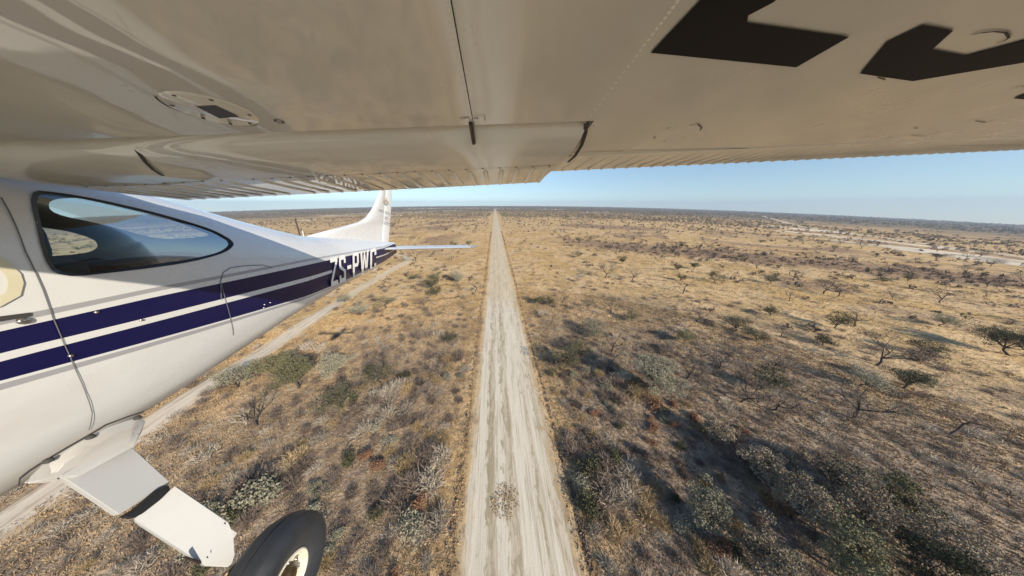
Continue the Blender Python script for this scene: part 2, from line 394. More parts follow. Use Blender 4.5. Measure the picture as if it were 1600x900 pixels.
SHRUBS += [(shrub_mesh(10+i, 'twig', 800), M_TWIG) for i in range(4)]+[(shrub_mesh(20+i, 'twig', 700), M_GREYT) for i in range(3)] \
    + [(shrub_mesh(30+i, 'leaf', 1500), M_SAGE) for i in range(3)]+[(shrub_mesh(40+i, 'leaf', 1500), M_RUST) for i in range(1)] \
    + [(shrub_mesh(50+i, 'leaf', 1500), M_DLEAF) for i in range(2)]+[(shrub_mesh(60+i, 'twig', 800), M_STRAWT) for i in range(3)]
for me, m in SHRUBS: me.materials.append(m)

def tree_parts(seed, form, height, spread, leaves):
    """trunk with limbs and a crown; form: umbrella / round / bare / dead / leaning"""
    rng = np.random.default_rng(seed); w = TB(); c = TB(); tips = []
    nst = 2 if form in ('umbrella', 'bare', 'dead') else 3
    th = height*(0.30 if form in ('umbrella', 'bare') else 0.22)
    lean = np.array([rng.normal()*0.12, rng.normal()*0.12])
    if form == 'leaning': lean = np.array([0.95, 0.15]); th = height*0.42
    top = np.array([lean[0]*height*0.5, lean[1]*height*0.5, th]); r0 = 0.028*height+0.03
    mid = top*0.5+rng.normal(size=3)*0.05*height*np.array([1, 1, 0])
    w.tube([(0, 0, -0.2), mid, top], [r0*1.25, r0, r0*0.85], 6)
    nl = rng.integers(4, 6) if form != 'round' else 7
    for i in range(nl):
        a = 2*math.pi*(i+rng.uniform(-0.3, 0.3))/nl; R = spread*rng.uniform(0.55, 0.95)
        end = np.array([top[0]+R*math.cos(a), top[1]+R*math.sin(a), height*rng.uniform(0.78, 0.95)])
        if form == 'round': end = np.array([top[0]+R*0.8*math.cos(a), top[1]+R*0.8*math.sin(a), height*rng.uniform(0.35, 0.95)])
        if form == 'leaning': end[2] = height*rng.uniform(0.5, 0.95)
        m1 = top+(end-top)*0.45+rng.normal(size=3)*0.07*height; 
        w.tube([top, m1, end], [r0*0.62, r0*0.4, r0*0.14], 5)
        for k in range(3):
            e2 = end+rng.normal(size=3)*np.array([0.3, 0.3, 0.12])*spread; w.tube([m1, (m1+e2)/2+rng.normal(size=3)*0.03*height, e2], [r0*0.34, r0*0.2, r0*0.07], 4)
            tips.append(e2)
        tips.append(end)
    if form == 'dead':
        for t in tips:
            for k in range(3): w.twig(t, rng.normal(size=3)+np.array([0, 0, 0.6]), height*0.12, 0.04)
        return w.mesh('trunk'), None
    nper = int(leaves*1.4)//len(tips)
    if form == 'round':
        nc = 16; cen = np.array([top[0], top[1], height*0.62])
        for q in range(nc):
            d = rng.normal(size=3); d /= np.linalg.norm(d); d[2] = d[2]*0.9 if d[2] > -0.35 else -0.35
            pc = cen+d*np.array([spread*0.70, spread*0.70, height*0.30])*rng.uniform(0.75, 1.0); lr = spread*rng.uniform(0.28, 0.42); tn = rng.uniform(0, 0.6)
            for k in range(int(leaves*1.7)//nc):
                e = rng.normal(size=3); e /= np.linalg.norm(e); c.leaf(pc+e*lr*rng.uniform(0.4, 1)**0.5*np.array([1, 1, 0.7]), rng.uniform(0.10, 0.24), rng, tn+rng.uniform(0, 0.4))
    for t in tips:
        cr = spread*rng.uniform(0.22, 0.36)
        for k in range(nper):
            d = rng.normal(size=3); d /= np.linalg.norm(d); rad = cr*rng.uniform(0.3, 1)**0.5
            fl = 0.38 if form in ('umbrella',) else 0.62
            p = t+d*rad*np.array([1, 1, fl])
            if form in ('bare', 'leaning'): c.twig(p, d+rng.normal(size=3)*0.5, rng.uniform(0.3, 0.8), 0.03, rng.uniform(0, 1))
            else: c.leaf(p, rng.uniform(0.13, 0.28), rng, rng.uniform(0, 1))
    return w.mesh('trunk'), c.mesh('crown')

def tree(px, py, form, height, spread, mat, label, seed, leaves=900, cat='tree', group='trees of the dry savanna', name='acacia_tree', rz=None, at=None):
    x, y = at if at else ground(px, py)
    root = bpy.data.objects.new(name, None); COL.objects.link(root); root.empty_display_size = 0.5
    root.location = (x, y, float(terr(x, y))); tag(root, label, cat, group)
    root.rotation_euler.z = (seed*1.7) % 6.28 if rz is None else rz
    tm, cm = tree_parts(seed, form, height, spread, leaves)
    put('trunk', tm, M_DEADW if form == 'dead' else M_BARK, root)
    if cm is not None: put('crown', cm, mat, root)
    return root
def tree_copy(src, x, y, s, rz, label, group=None):
    r = src.copy(); COL.objects.link(r); r.location = (x, y, float(terr(x, y))); r.rotation_euler.z = rz; r.scale = (s, s, s); r['label'] = label
    if group: r['group'] = group
    for ch in src.children:
        c = ch.copy(); COL.objects.link(c); c.parent = r
    return r

# right of the runway
tree(1015, 612, 'round', 9.0, 5.1, M_SAGE, 'grey green thorn tree casting the black shadow right of the runway', 101, 7480)
tree(1158, 628, 'bare', 6.5, 3.6, M_GREYT, 'leafless tree with upright dark trunk right of the grey green thorn tree', 102, 700)
tree(1206, 640, 'bare', 6.0, 3.4, M_TWIG, 'leafless tree with thin slanting dark trunk beside the upright one', 103, 600)
tree(1335, 655, 'bare', 8.5, 4.6, M_SAGE, 'big leafless tree with black forked trunk over orange scrub', 104, 700, rz=0.3)
tree(1482, 680, 'leaning', 6.0, 3.5, M_TWIG, 'black trunked leafless tree leaning to the right above red brown scrub', 105, 500, rz=0.0)
tree(1410, 606, 'round', 6.0, 3.5, M_LEAF, 'bushy olive tree with curved trunk on the golden grass', 106, 1800)
tree(1345, 604, 'round', 5.5, 3.5, M_SAGE, 'pale olive bushy tree just left of the curved trunk one', 107, 1400)
tree(1578, 556, 'round', 9.5, 6.9, M_DLEAF, 'large dark green tree at the right edge with a long shadow', 108, 5700)
tree(1287, 459, 'umbrella', 8.8, 6.9, M_TWIG, 'dark flat topped acacia, left one of the leaning pair', 109, 1800)
tree(1308, 463, 'umbrella', 7.9, 6.2, M_TWIG, 'dark flat topped acacia, right one of the leaning pair', 110, 1600)
tree(971, 412, 'round', 6.2, 3.9, M_DLEAF, 'small round dark tree alone on the open golden grass', 111, 1260)
tree(1058, 422, 'round', 4.9, 2.8, M_DLEAF, 'small dark bushy tree, upper one of two right of the lone round tree', 112, 900)
tree(1064, 439, 'round', 4.9, 2.8, M_DLEAF, 'small dark bushy tree, lower one of two right of the lone round tree', 113, 900)
tree(955, 489, 'bare', 5.7, 4.2, M_DLEAF, 'dark sprawling thorn tree with a blue black shadow beyond the paired bushes', 114, 1620)
tree(1088, 503, 'bare', 6.2, 4.2, M_TWIG, 'brown twiggy thorn tree with a long thin shadow on the golden grass', 115, 1620)
tree(841, 476, 'round', 4.3, 2.8, M_DLEAF, 'low dark bush tree near the runway edge, left one of two', 116, 900)
tree(858, 477, 'round', 4.1, 2.5, M_DLEAF, 'low dark bush tree near the runway edge, right one of two', 117, 810)
tree(1203, 443, 'round', 5.1, 3.9, M_DLEAF, 'dark rounded tree left of the flat topped acacia pair', 118, 1080)
tree(1203, 493, 'round', 4.3, 3.1, M_DLEAF, 'dark brown bush tree in mid field below the flat topped acacias', 119, 900)
tree(1436, 551, 'round', 4.6, 3.9, M_DLEAF, 'low dark bush between the olive tree and the large green tree', 120, 1080)
tree(1285, 539, 'round', 3.8, 3.1, M_DLEAF, 'low dark bush on streaked grass below the flat topped acacias', 121, 900)
tree(1043, 551, 'round', 3.0, 2.2, M_TWIG, 'small brown bush tree above the grey green thorn tree', 122, 500)
tree(1530, 402, 'round', 9.0, 6.5, M_DLEAF, 'wide dark tree far right before the pale track', 123, 700)
tree(1549, 416, 'round', 8.0, 6.5, M_DLEAF, 'wide dark tree nearer than its neighbour before the pale track', 124, 700)
tree(1544, 448, 'round', 7.0, 4.5, M_TWIG, 'tall brown tree standing in the mauve thorn belt', 125, 700)
tree(1270, 375, 'umbrella', 9.0, 6.5, M_DLEAF, 'dark flat topped tree in the pale far grass, leftmost of four', 126, 500)
tree(1284, 382, 'umbrella', 7.0, 5.0, M_DLEAF, 'dark flat topped tree in the pale far grass, second of four', 127, 500)
tree(1303, 391, 'round', 6.5, 4.0, M_DLEAF, 'dark round tree in the pale far grass, third of four', 128, 500)
tree(1322, 392, 'umbrella', 5.5, 3.6, M_DLEAF, 'small flat topped tree in the pale far grass, rightmost of four', 129, 500)
tree(1397, 398, 'round', 6.5, 4.5, M_DLEAF, 'dark round tree beyond the mauve thorn belt', 130, 500)
# dark thicket in the near right corner
for i, (px, py, fm, h_, s_, mt, lb) in enumerate([
        (1112, 690, 'round', 4.2, 2.4, M_BRUSH, 'grey brown bush tree at the upper tip of the dark thicket'),
        (1190, 752, 'round', 5.2, 3.0, M_BRUSH, 'grey brown tree in the upper middle of the dark thicket'),
        (1098, 812, 'round', 5.0, 2.6, M_SAGE, 'pale grey green bush tree on the left side of the dark thicket'),
        (1238, 812, 'round', 6.4, 3.3, M_BRUSH, 'brown brushy tree in the middle of the dark thicket'),
        (1335, 838, 'round', 6.8, 3.6, M_BRUSH, 'broad grey brown tree on the right side of the dark thicket'),
        (1175, 884, 'round', 5.6, 2.9, M_BRUSH, 'brown brushy tree at the bottom of the dark thicket'),
        (1300, 890, 'round', 6.6, 3.4, M_LEAF, 'dark olive tree at the bottom right of the dark thicket'),
        (1420, 870, 'round', 6.8, 3.4, M_BRUSH, 'grey brown tree at the right end of the dark thicket'),
        (1290, 765, 'round', 5.6, 3.0, M_BRUSH, 'grey brown tree behind the middle brushy tree in the thicket'),
        (1390, 800, 'round', 5.6, 3.0, M_LEAF, 'olive tree at the far right of the dark thicket'),
        (1450, 940, 'round', 7.5, 3.6, M_DLEAF, 'dark green tree cut by the bottom edge right of the thicket')]):
    tree(px, py, fm, h_*1.22, s_*1.05, mt, lb, 200+i, 2200)
# left of the runway
tree(602, 482, 'umbrella', 5.0, 5.0, M_LEAF, 'flat topped green acacia below the tail', 301, 1440)
tree(563, 492, 'round', 4.9, 4.2, M_SAGE, 'grey green bushy tree left of the flat topped acacia', 302, 1260)
tree(540, 472, 'round', 4.1, 3.6, M_SAGE, 'pale bushy tree beside the sand track under the tail', 303, 900)
tree(683, 436, 'round', 5.4, 3.6, M_LEAF, 'small olive tree left of the runway, upper one of two', 304, 1080)
tree(684, 462, 'round', 5.4, 3.9, M_DLEAF, 'small dark tree left of the runway, lower one of two', 305, 1260)
tree(708, 385, 'round', 5.9, 4.2, M_DLEAF, 'lone dark bush just above the stabiliser tip', 306, 900)
tree(641, 349, 'umbrella', 6.5, 6.5, M_TWIG, 'brown flat topped tree right of the fin on the far sand', 307, 500)
tree(468, 606, 'round', 8.4, 4.8, M_LEAF, 'large olive green bushy tree below the fuselage', 308, 3800)
tree(432, 592, 'round', 7.2, 3.9, M_LEAF, 'olive green tree touching the large bushy one on its left', 309, 2800)
tree(524, 582, 'round', 5.5, 4.1, M_SAGE, 'round sage green tree right of the large bushy tree', 310, 2200)
tree(372, 606, 'round', 6.7, 4.1, M_SAGE, 'grey green tree close under the fuselage line', 311, 2200)
tree(402, 666, 'bare', 6.6, 3.0, M_GREYT, 'bare tree with tall black trunk below the olive trees', 312, 500)
tree(384, 664, 'dead', 4.2, 2.2, None, 'bleached white dead tree left of the black trunk', 313)
tree(655, 532, 'bare', 3.6, 2.6, M_TWIG, 'mauve twiggy thorn tree left of the runway, farthest of its row', 314, 900)
tree(690, 588, 'bare', 3.6, 2.4, M_TWIG, 'mauve twiggy thorn tree left of the runway, middle of its row', 315, 900)
tree(668, 622, 'bare', 3.4, 2.2, M_TWIG, 'mauve twiggy thorn tree left of the runway, nearest of its row', 316, 900)

# scattered shrubs: individuals for the nearest, one joined object for the rest
FX, FY = 800/350, 450/350
def inview(x, y, z=0.0, m=1.06):
    p = np.stack([x, y, z-H+0*x], -1); c = p@cF; u = p@cR; v = p@cU
    return (c > 1) & (np.abs(u/c) < FX*m) & (v/c > -FY*m)
def dens(x, y):
    """how thickly shrubs stand at a place, from 0 to 1"""
    n = 0.5+0.5*np.sin(x*0.055+1.1*np.sin(y*0.031+0.5))*np.sin(y*0.047+1.7+0.8*np.sin(x*0.027))
    n2 = 0.5+0.5*np.sin(x*0.013+2.1)*np.sin(y*0.017-0.6+np.sin(x*0.009))
    r = np.hypot(x, y)
    near = np.clip((120-r)/60, 0, 1); d = 0.10+0.55*near+0.28*n*n+0.5*np.clip(n2-0.55, 0, 1)
    d = d*np.where(np.abs(x-1.7) < 11.5, 0, 1)*np.where((np.abs(x+79) < 3.5) & (y < 240), 0, 1)
    d = d*np.where((x > -60) & (x < -10) & (y > 75) & (y < 330), 0.35, 1)*np.where((x > 10) & (x < 75) & (y > 75) & (y < 300), 0.28, 1)
    return d
pts = []
tries = RNG.uniform(0, 1, (5200, 3)); rad = 9+tries[:, 0]**0.75*150; ang = (tries[:, 1]*2-1)*math.radians(76)+YAW
X = rad*np.sin(ang); Y = rad*np.cos(ang)
ok = inview(X, Y, terr(X, Y)) & (tries[:, 2]*0.9 < dens(X, Y)); X, Y = X[ok], Y[ok]; rad = rad[ok]
# hidden by the fuselage: the shrubs left of the line under the belly are not seen
keep = []
for x, y in zip(X, Y):
    if all((x-a)**2+(y-b)**2 > (1.5+0.012*math.hypot(x, y))**2 for a, b in keep): keep.append((x, y))
keep.sort(key=lambda p: math.hypot(*p))
ind, rest = keep[:275], keep[275:]
print('shrubs', len(ind), len(rest))
kinds = {0: ('leafless mauve brown shrub', range(0, 4)), 1: ('dry grey twiggy shrub', range(4, 7)), 2: ('grey green leafy shrub', range(7, 10)), 3: ('rusty orange shrub', range(10, 11)), 4: ('small dark green shrub', range(11, 13)), 5: ('straw coloured dry bush', range(13, 16))}
for x, y in ind:
    rr_ = random.random(); k = 0 if rr_ < 0.38 else 1 if rr_ < 0.62 else 5 if rr_ < 0.82 else 2 if rr_ < 0.94 else 3 if rr_ < 0.96 else 4
    if x > 30 and 15 < y < 40 and random.random() < 0.35: k = 3
    i = random.choice(list(kinds[k][1])); s = random.uniform(0.9, 1.5)*(1.0+0.9*max(0, math.sin(x*0.21+1.0)*math.sin(y*0.17+0.4)))
    if x < 0: zone = 'beside the sand track' if x < -62 else 'close below the main wheel' if y < 28 and x < -22 else 'just left of the runway' if x > -22 else 'in the scrub below the plane shadow' if y < 60 else 'on the grass around the plane shadow'
    else: zone = 'on the right verge of the runway' if x < 22 else 'around the dark thicket' if y < 34 else 'among the leafless trees with black trunks' if y < 62 else 'on the golden grass right of the runway'
    o = put('shrub', SHRUBS[i][0]); o.location = (x, y, float(terr(x, y))-0.05); o.scale = (s*random.uniform(0.9, 1.25), s, s*random.uniform(0.85, 1.35)); o.rotation_euler.z = random.uniform(0, 6.28)
    tag(o, kinds[k][0]+' '+zone, 'shrub', kinds[k][0]+'s '+zone)

def scatter(name, XY, size, nf, mat, kind='blob', seed=1, flat=0.7):
    """one joined mesh of many small plants, nf faces each"""
    rng = np.random.default_rng(seed); n = len(XY); XY = np.asarray(XY, float); size = np.asarray(size, float)
    z = terr(XY[:, 0], XY[:, 1])
    d = rng.normal(size=(n, nf, 3)); d /= np.linalg.norm(d, axis=2, keepdims=True); d[..., 2] = np.abs(d[..., 2]) if kind == 'bush' else d[..., 2]
    rr_ = rng.uniform(0.45, 1, (n, nf, 1))
    c = d*rr_*size[:, None, None]*np.array([1, 1, flat])
    c[..., 0] += XY[:, 0, None]; c[..., 1] += XY[:, 1, None]; c[..., 2] += z[:, None]+(0.0 if kind == 'bush' else size[:, None]*1.0)
    fs = size[:, None, None]*(0.62 if nf < 30 else 0.42)
    a = rng.normal(size=(n, nf, 3)); b = rng.normal(size=(n, nf, 3)); e = rng.normal(size=(n, nf, 3))
    V = np.stack([c+a*fs*0.5, c+b*fs*0.5, c+e*fs*0.5], 2).reshape(-1, 3)
    F = np.arange(len(V)).reshape(-1, 3)
    me = tri_mesh(name, V, F, np.repeat(rng.uniform(0, 1, n), nf))
    return put(name, me, mat, kind='stuff')
def replicate(name, XY, template, mat, smin, smax, seed):
    """one joined mesh made of many turned and scaled copies of a twiggy shrub"""
    rng = np.random.default_rng(seed); n = len(XY); XY = np.array(XY)
    T = np.zeros(len(template.vertices)*3, np.float32); template.vertices.foreach_get('co', T); T = T.reshape(-1, 3); Fq = np.array([p.vertices[:] for p in template.polygons])
    a = rng.uniform(0, 6.283, n); s = rng.uniform(smin, smax, n)*np.where(rng.uniform(0, 1, n) < 0.2, 1.5, 1.0); c_, s_ = np.cos(a)*s, np.sin(a)*s
    V = np.stack([T[None, :, 0]*c_[:, None]-T[None, :, 1]*s_[:, None]+XY[:, 0, None], T[None, :, 0]*s_[:, None]+T[None, :, 1]*c_[:, None]+XY[:, 1, None],
                  T[None, :, 2]*(s*rng.uniform(0.8, 1.3, n))[:, None]+terr(XY[:, 0], XY[:, 1])[:, None]-0.05], -1).reshape(-1, 3)
    F = (Fq[None]+(np.arange(n)*len(T))[:, None, None]).reshape(-1, 3)
    return put(name, tri_mesh(name, V, F, np.repeat(rng.uniform(0, 1, n), len(Fq))), mat, kind='stuff')
print('rest', len(rest))
replicate('scattered_pale_scrub', rest[0::3], shrub_mesh(91, 'twig', 260), M_GREYT, 0.9, 1.7, 4)['label'] = 'pale dry scrub beyond the nearest shrubs'
o = replicate('scattered_scrub', rest[1::3]+rest[2::3], shrub_mesh(90, 'twig', 260), M_TWIG, 0.9, 1.7, 3)
tag(o, 'low scattered scrub beyond the nearest shrubs', 'scrub')

def polar(n, r0, r1, power, seed, span=74):
    rng = np.random.default_rng(seed); t = rng.uniform(0, 1, n); r = (r0**power+(r1**power-r0**power)*t)**(1/power)
    a = (rng.uniform(-1, 1, n))*math.radians(span)+YAW; x = r*np.sin(a); y = r*np.cos(a)
    return x, y, r, rng
x, y, r, rng = polar(16000, 130, 1300, 1.0, 5)
n2 = 0.5+0.5*np.sin(x*0.013+2.1)*np.sin(y*0.017-0.6+np.sin(x*0.009))
n3 = 0.5+0.5*np.sin(x*0.031+0.3*np.sin(y*0.05))*np.sin(y*0.027+1.2)
bl = np.exp(-((x*BELT[0]+y*BELT[1]+BELT[2])/38)**2)*np.clip((x-60)/80, 0, 1)
pr = 0.05+0.5*np.clip(n2-0.5, 0, 1)*2*n3+0.35*np.clip((r-450)/700, 0, 1)+0.9*bl
pr = pr*np.where(np.abs(x-1.7) < 12+r*0.01, 0, 1)*np.where((np.abs(x) < 90) & (y < 420), 0.30, 1)*np.where((np.abs(x+80) < 6) & (y < 240), 0, 1)
ok = (rng.uniform(0, 1, len(x)) < pr) & (offpan(x, y) | (rng.uniform(0, 1, len(x)) < 0.06)); x, y, r = x[ok], y[ok], r[ok]
print('mid bushes', len(x))
o = scatter('mid_distance_scrub', np.stack([x, y], 1), rng.uniform(0.8, 1.9, len(x))*(1+r/1500), 26, M_FARB, 'bush', 6, 1.15)
tag(o, 'brown thorn scrub dotted over the golden plain', 'scrub')
x, y, r, rng = polar(2600, 220, 1300, 1.2, 15)
pr = 0.25+0.6*np.clip((r-400)/600, 0, 1); pr = pr*np.where(np.abs(x-1.7) < 22, 0, 1)
ok = (rng.uniform(0, 1, len(x)) < pr) & (offpan(x, y) | (rng.uniform(0, 1, len(x)) < 0.06)); x, y, r = x[ok], y[ok], r[ok]
o = scatter('mid_distance_trees', np.stack([x, y], 1), rng.uniform(1.3, 3.2, len(x)), 34, M_FARW, 'tree', 16, 0.7)
tag(o, 'small dark trees dotted thinly over the far plain', 'trees')
x, y, r, rng = polar(26000, 900, 8500, 0.55, 8)
pr = np.clip((r+900*(np.sin(x*0.0021+1)*np.sin(y*0.0017))-900)/900, 0.06, 1)*np.where(np.abs(x-1.7) < 26, 0, 1)
ok = (rng.uniform(0, 1, len(x)) < pr) & (offpan(x, y) | (rng.uniform(0, 1, len(x)) < 0.06)); x, y, r = x[ok], y[ok], r[ok]
print('far trees', len(x))
o = scatter('far_woodland', np.stack([x, y], 1), rng.uniform(2.0, 4.0, len(x))*(1+r/6000), 18, M_FARW, 'tree', 9, 0.6)
tag(o, 'dark bush woodland stretching to the horizon', 'woodland')

# dry grass: tufts as real blades, thinning with distance
def grass(name, n, r0, r1, h, w, seed, power=0.9, label=''):
    x, y, r, rng = polar(n, r0, r1, power, seed, 84)
    ok = inview(x, y, terr(x, y)) & (np.abs(x-1.7) > 8.4-rng.exponential(1.1, n)) & ~((np.abs(x+79) < 3.2) & (y < 235))
    x, y, r = x[ok], y[ok], r[ok]; n = len(x); nb = 6
    z = terr(x, y); hh = h*rng.uniform(0.5, 1.4, n)*(1+r/160)*np.where(np.abs(x-1.7) < 11, 0.6, 1); ww = w*(1+r/110)
    az = rng.uniform(0, 6.283, (n, nb)); ln = rng.uniform(0.1, 0.8, (n, nb))
    base = np.stack([x, y, z-0.03], 1)[:, None]+np.stack([np.cos(az)*ww[:, None]*0.7, np.sin(az)*ww[:, None]*0.7, 0*az], 2)
    tip = base+np.stack([np.cos(az)*ln*hh[:, None], np.sin(az)*ln*hh[:, None], hh[:, None]*rng.uniform(0.6, 1.1, (n, nb))], 2)
    q = rng.uniform(0, 6.283, (n, nb)); side = np.stack([np.cos(q), np.sin(q), 0*q], 2)*ww[:, None, None]*0.5
    V = np.stack([base-side, base+side, tip], 2).reshape(-1, 3); F = np.arange(len(V)).reshape(-1, 3)
    me = tri_mesh(name, V, F, np.repeat(rng.uniform(0, 1, n), nb))
    o = put(name, me, M_GRASS, kind='stuff'); tag(o, label, 'grass'); print(name, n)
    return o
grass('dry_grass', 110000, 12, 120, 0.24, 0.085, 31, 1.1, 'tufts of dry straw grass covering the near ground')
grass('far_dry_grass', 26000, 105, 420, 0.22, 0.10, 32, 0.8, 'tufts of golden grass over the open plain')

# more trees of the open plain, copies of the ones already built, each turned and sized its own way
_t = {o_.get('label'): o_ for o_ in COL.objects if o_.name.startswith('acacia_tree')}
_src = [o_ for o_ in _t.values() if len(o_.children) == 2]
def by(key): return [o_ for o_ in _src if key in o_['label']]
fam = [('leafless thorn tree', by('leafless')+by('twiggy')), ('dark bushy tree', by('small round dark')+by('lone dark')+by('dark rounded')), ('flat topped acacia', by('dark flat topped acacia')), ('olive bushy tree', by('curved trunk on')+by('small olive'))]
_g = np.random.default_rng(909); cnt = 0; used = [(o_.location.x, o_.location.y) for o_ in _src]
while cnt < 105:
    px = _g.uniform(430, 1640); py = 336+_g.uniform(0, 1)**1.35*300+max(0, (px-900)/700)*26
    if (px > 1470 and py > 490) or (470 < px < 590 and 495 < py < 545) or 742 < px < 860 or (px < 740 and py < 338): continue
    x, y = ground(px, py)
    if abs(x-1.7) < 13 or abs(x+79) < 7 or not (55 < math.hypot(x, y) < 900): continue
    if any((x-a)**2+(y-b)**2 < (5+0.02*math.hypot(x, y))**2 for a, b in used): continue
    k = int(_g.choice(4, p=(0.42, 0.30, 0.16, 0.12))); nm, ss = fam[k]; src = ss[int(_g.integers(len(ss)))]; d_ = math.hypot(x, y)
    zone = ('left of the runway, beyond the plane shadow' if d_ < 200 else 'on the far plain left of the runway') if x < 0 else ('on the golden grass right of the runway' if d_ < 150 else 'in the mauve thorn belt' if abs(x*BELT[0]+y*BELT[1]+BELT[2]) < 45 else 'on the middle plain right of the runway' if d_ < 350 else 'on the far plain right of the runway')
    tree_copy(src, x, y, float(_g.uniform(0.7, 1.25)), float(_g.uniform(0, 6.28)), nm+' '+zone, nm+'s '+zone); used.append((x, y)); cnt += 1

# debris along the graded edges and the grass patch growing in the calcrete
_r = np.random.default_rng(77); n_ = 900; yy = 6+_r.uniform(0, 1, n_)**1.6*420
xe = np.where(_r.uniform(0, 1, n_) < 0.72, 1.7+9.8+_r.normal(0, 0.22, n_)+0.25*np.sin(yy*0.05), 1.7-9.4+_r.normal(0, 0.3, n_))
o = scatter('edge_debris', np.stack([xe, yy], 1), _r.uniform(0.18, 0.42, n_)*(1+yy/300), 22, M_TWIG, 'bush', 78, 0.6); tag(o, 'dark windrow of grass and twigs along the runway edges', 'debris')
n_ = 5200; yy = 5+_r.uniform(0, 1, n_)**1.7*300; sd_ = np.where(_r.uniform(0, 1, n_) < 0.5, 1, -1)
o = scatter('verge_grass', np.stack([2.1+sd_*(8.3+np.abs(_r.normal(0, 0.9, n_))), yy], 1), _r.uniform(0.12, 0.32, n_)*(1+yy/260), 12, M_GRASS, 'bush', 80, 0.7); tag(o, 'straw coloured grass creeping over both runway verges', 'grass')
gx, gy = ground(790, 783); n_ = 420; a_ = _r.uniform(0, 6.28, n_); q_ = _r.uniform(0, 1, n_)**0.7
o = scatter('runway_grass_patch', np.stack([gx+np.cos(a_)*q_*2.3, gy+np.sin(a_)*q_*2.6], 1), _r.uniform(0.16, 0.34, n_), 14, M_STRAWT, 'bush', 79, 0.8); tag(o, 'straw grass patch growing in the middle of the pale runway', 'grass')

# ------------------------------------------------------------------ the aeroplane (camera frame coordinates; its Empty carries the offset)
BASE = np.array([-2.5, 1.2, -1.0])
AIR = bpy.data.objects.new('light_airplane', None); COL.objects.link(AIR); AIR.location = (BASE[0], BASE[1], BASE[2]+H); AIR.empty_display_size = 0.5
tag(AIR, 'white high wing light airplane with navy stripes flying low beside the runway', 'airplane')
def part(name, v, f, mat, parent=None, smooth=False, angle=None, kind=None):
    me = pydata(name, [np.asarray(q, float)-BASE for q in v], f)
    for m in (mat if isinstance(mat, (list, tuple)) else [mat]): me.materials.append(m)
    o = bpy.data.objects.new(name, me); COL.objects.link(o); o.parent = parent or AIR
    if smooth: me.shade_smooth()
    if angle is not None: me.shade_smooth(); me.set_sharp_from_angle(angle=math.radians(angle))
    if kind: o['kind'] = kind
    return o

def paint(name, col, rough=0.22, coat=0.6, wav=0.0, dirt=0.0, dirtcol=(0.32, 0.24, 0.16)):
    m, nt, b = newmat(name)
    tc = nt.nodes.new('ShaderNodeTexCoord'); P = tc.outputs['Object']
    b.inputs['Roughness'].default_value = rough; b.inputs['Coat Weight'].default_value = coat; b.inputs['Coat Roughness'].default_value = 0.03
    c = col
    if dirt:
        mp = nt.nodes.new('ShaderNodeMapping'); mp.inputs['Scale'].default_value = (1.0, 0.35, 1.0); L(nt, P, mp.inputs[0])
        d1 = ramp(nt, noise(nt, mp.outputs[0], 2.2, 5, 0.6, 0.3), 0.48, 0.75, 0, dirt)
        c = mixc(nt, d1, col, dirtcol)
        c = mixc(nt, ramp(nt, noise(nt, P, 45, 3, 0.6), 0.66, 0.8, 0, dirt*0.5), c, dirtcol)
        L(nt, c, b.inputs['Base Color'])
        L(nt, ramp(nt, noise(nt, P, 5, 4, 0.6), 0.3, 0.8, rough*0.7, rough*1.7), b.inputs['Roughness'])
    else:
        b.inputs['Base Color'].default_value = (*col, 1)
    if wav:
        bp = N(nt, 'ShaderNodeBump', Strength=1.0, Distance=wav)
        L(nt, noise(nt, P, 2.6, 2, 0.4), bp.inputs['Height'])
        L(nt, bp.outputs[0], b.inputs['Normal']); L(nt, bp.outputs[0], b.inputs['Coat Normal'])
    return m
M_WHITE = paint('white_paint', (0.64, 0.645, 0.64), 0.3, 0.5, wav=0.002, dirt=0.2)
M_GEARW = paint('dimmed_white_gear_paint', (0.47, 0.47, 0.46), 0.45, 0.2, wav=0.002, dirt=0.35)  # airframe white darkened in colour to offset full sun on the leg, plus dirt
M_RIVET = plain('pale_rivet_heads', (0.75, 0.74, 0.68), 0.4)
M_WING = paint('wing_underside_paint', (0.60, 0.605, 0.55), 0.36, 1.0, wav=0.006, dirt=0.12)
def _worn(m):                                        # the polish is worn dull towards the wing tip
    nt = m.node_tree; tc = nt.nodes.new('ShaderNodeTexCoord'); sp = nt.nodes.new('ShaderNodeSeparateXYZ'); L(nt, tc.outputs['Object'], sp.inputs[0])
    L(nt, ramp(nt, sp.outputs[0], 1.9, 3.6, 0.025, 0.17), nt.nodes['Principled BSDF'].inputs['Coat Roughness'])
_worn(M_WING)
M_WING.node_tree.nodes['Principled BSDF'].inputs['Coat IOR'].default_value = 1.7
M_NAVY = paint('navy_paint', (0.006, 0.006, 0.055), 0.35, 0.12)
M_NAVY.node_tree.nodes['Principled BSDF'].inputs['Specular IOR Level'].default_value = 0.25
M_GREY = paint('grey_pinstripe_paint', (0.33, 0.33, 0.35), 0.3, 0.4)
M_BLACK = plain('black_lettering', (0.008, 0.008, 0.010), 0.6, spec=0.2)
M_LETTER = paint('white_lettering', (0.80, 0.79, 0.76), 0.4, 0.1)
M_SEAM = plain('dark_seam', (0.045, 0.042, 0.04), 0.8)
M_JOINT = plain('grey_panel_joint', (0.16, 0.16, 0.165), 0.8)
M_SEAL = plain('black_rubber_seal', (0.012, 0.013, 0.016), 0.5)
M_LINING = plain('dark_cabin_lining', (0.035, 0.04, 0.05), 0.9, var=0.3)
M_SEAT = plain('black_seat_cloth', (0.015, 0.015, 0.018), 0.9, var=0.3, bump=0.2)
M_TYRE = plain('tyre_rubber', (0.028, 0.031, 0.037), 0.55, var=0.25, scale=12, bump=0.15)
M_STEEL = plain('bare_steel', (0.45, 0.42, 0.40), 0.3, metal=1.0, var=0.3, scale=20)
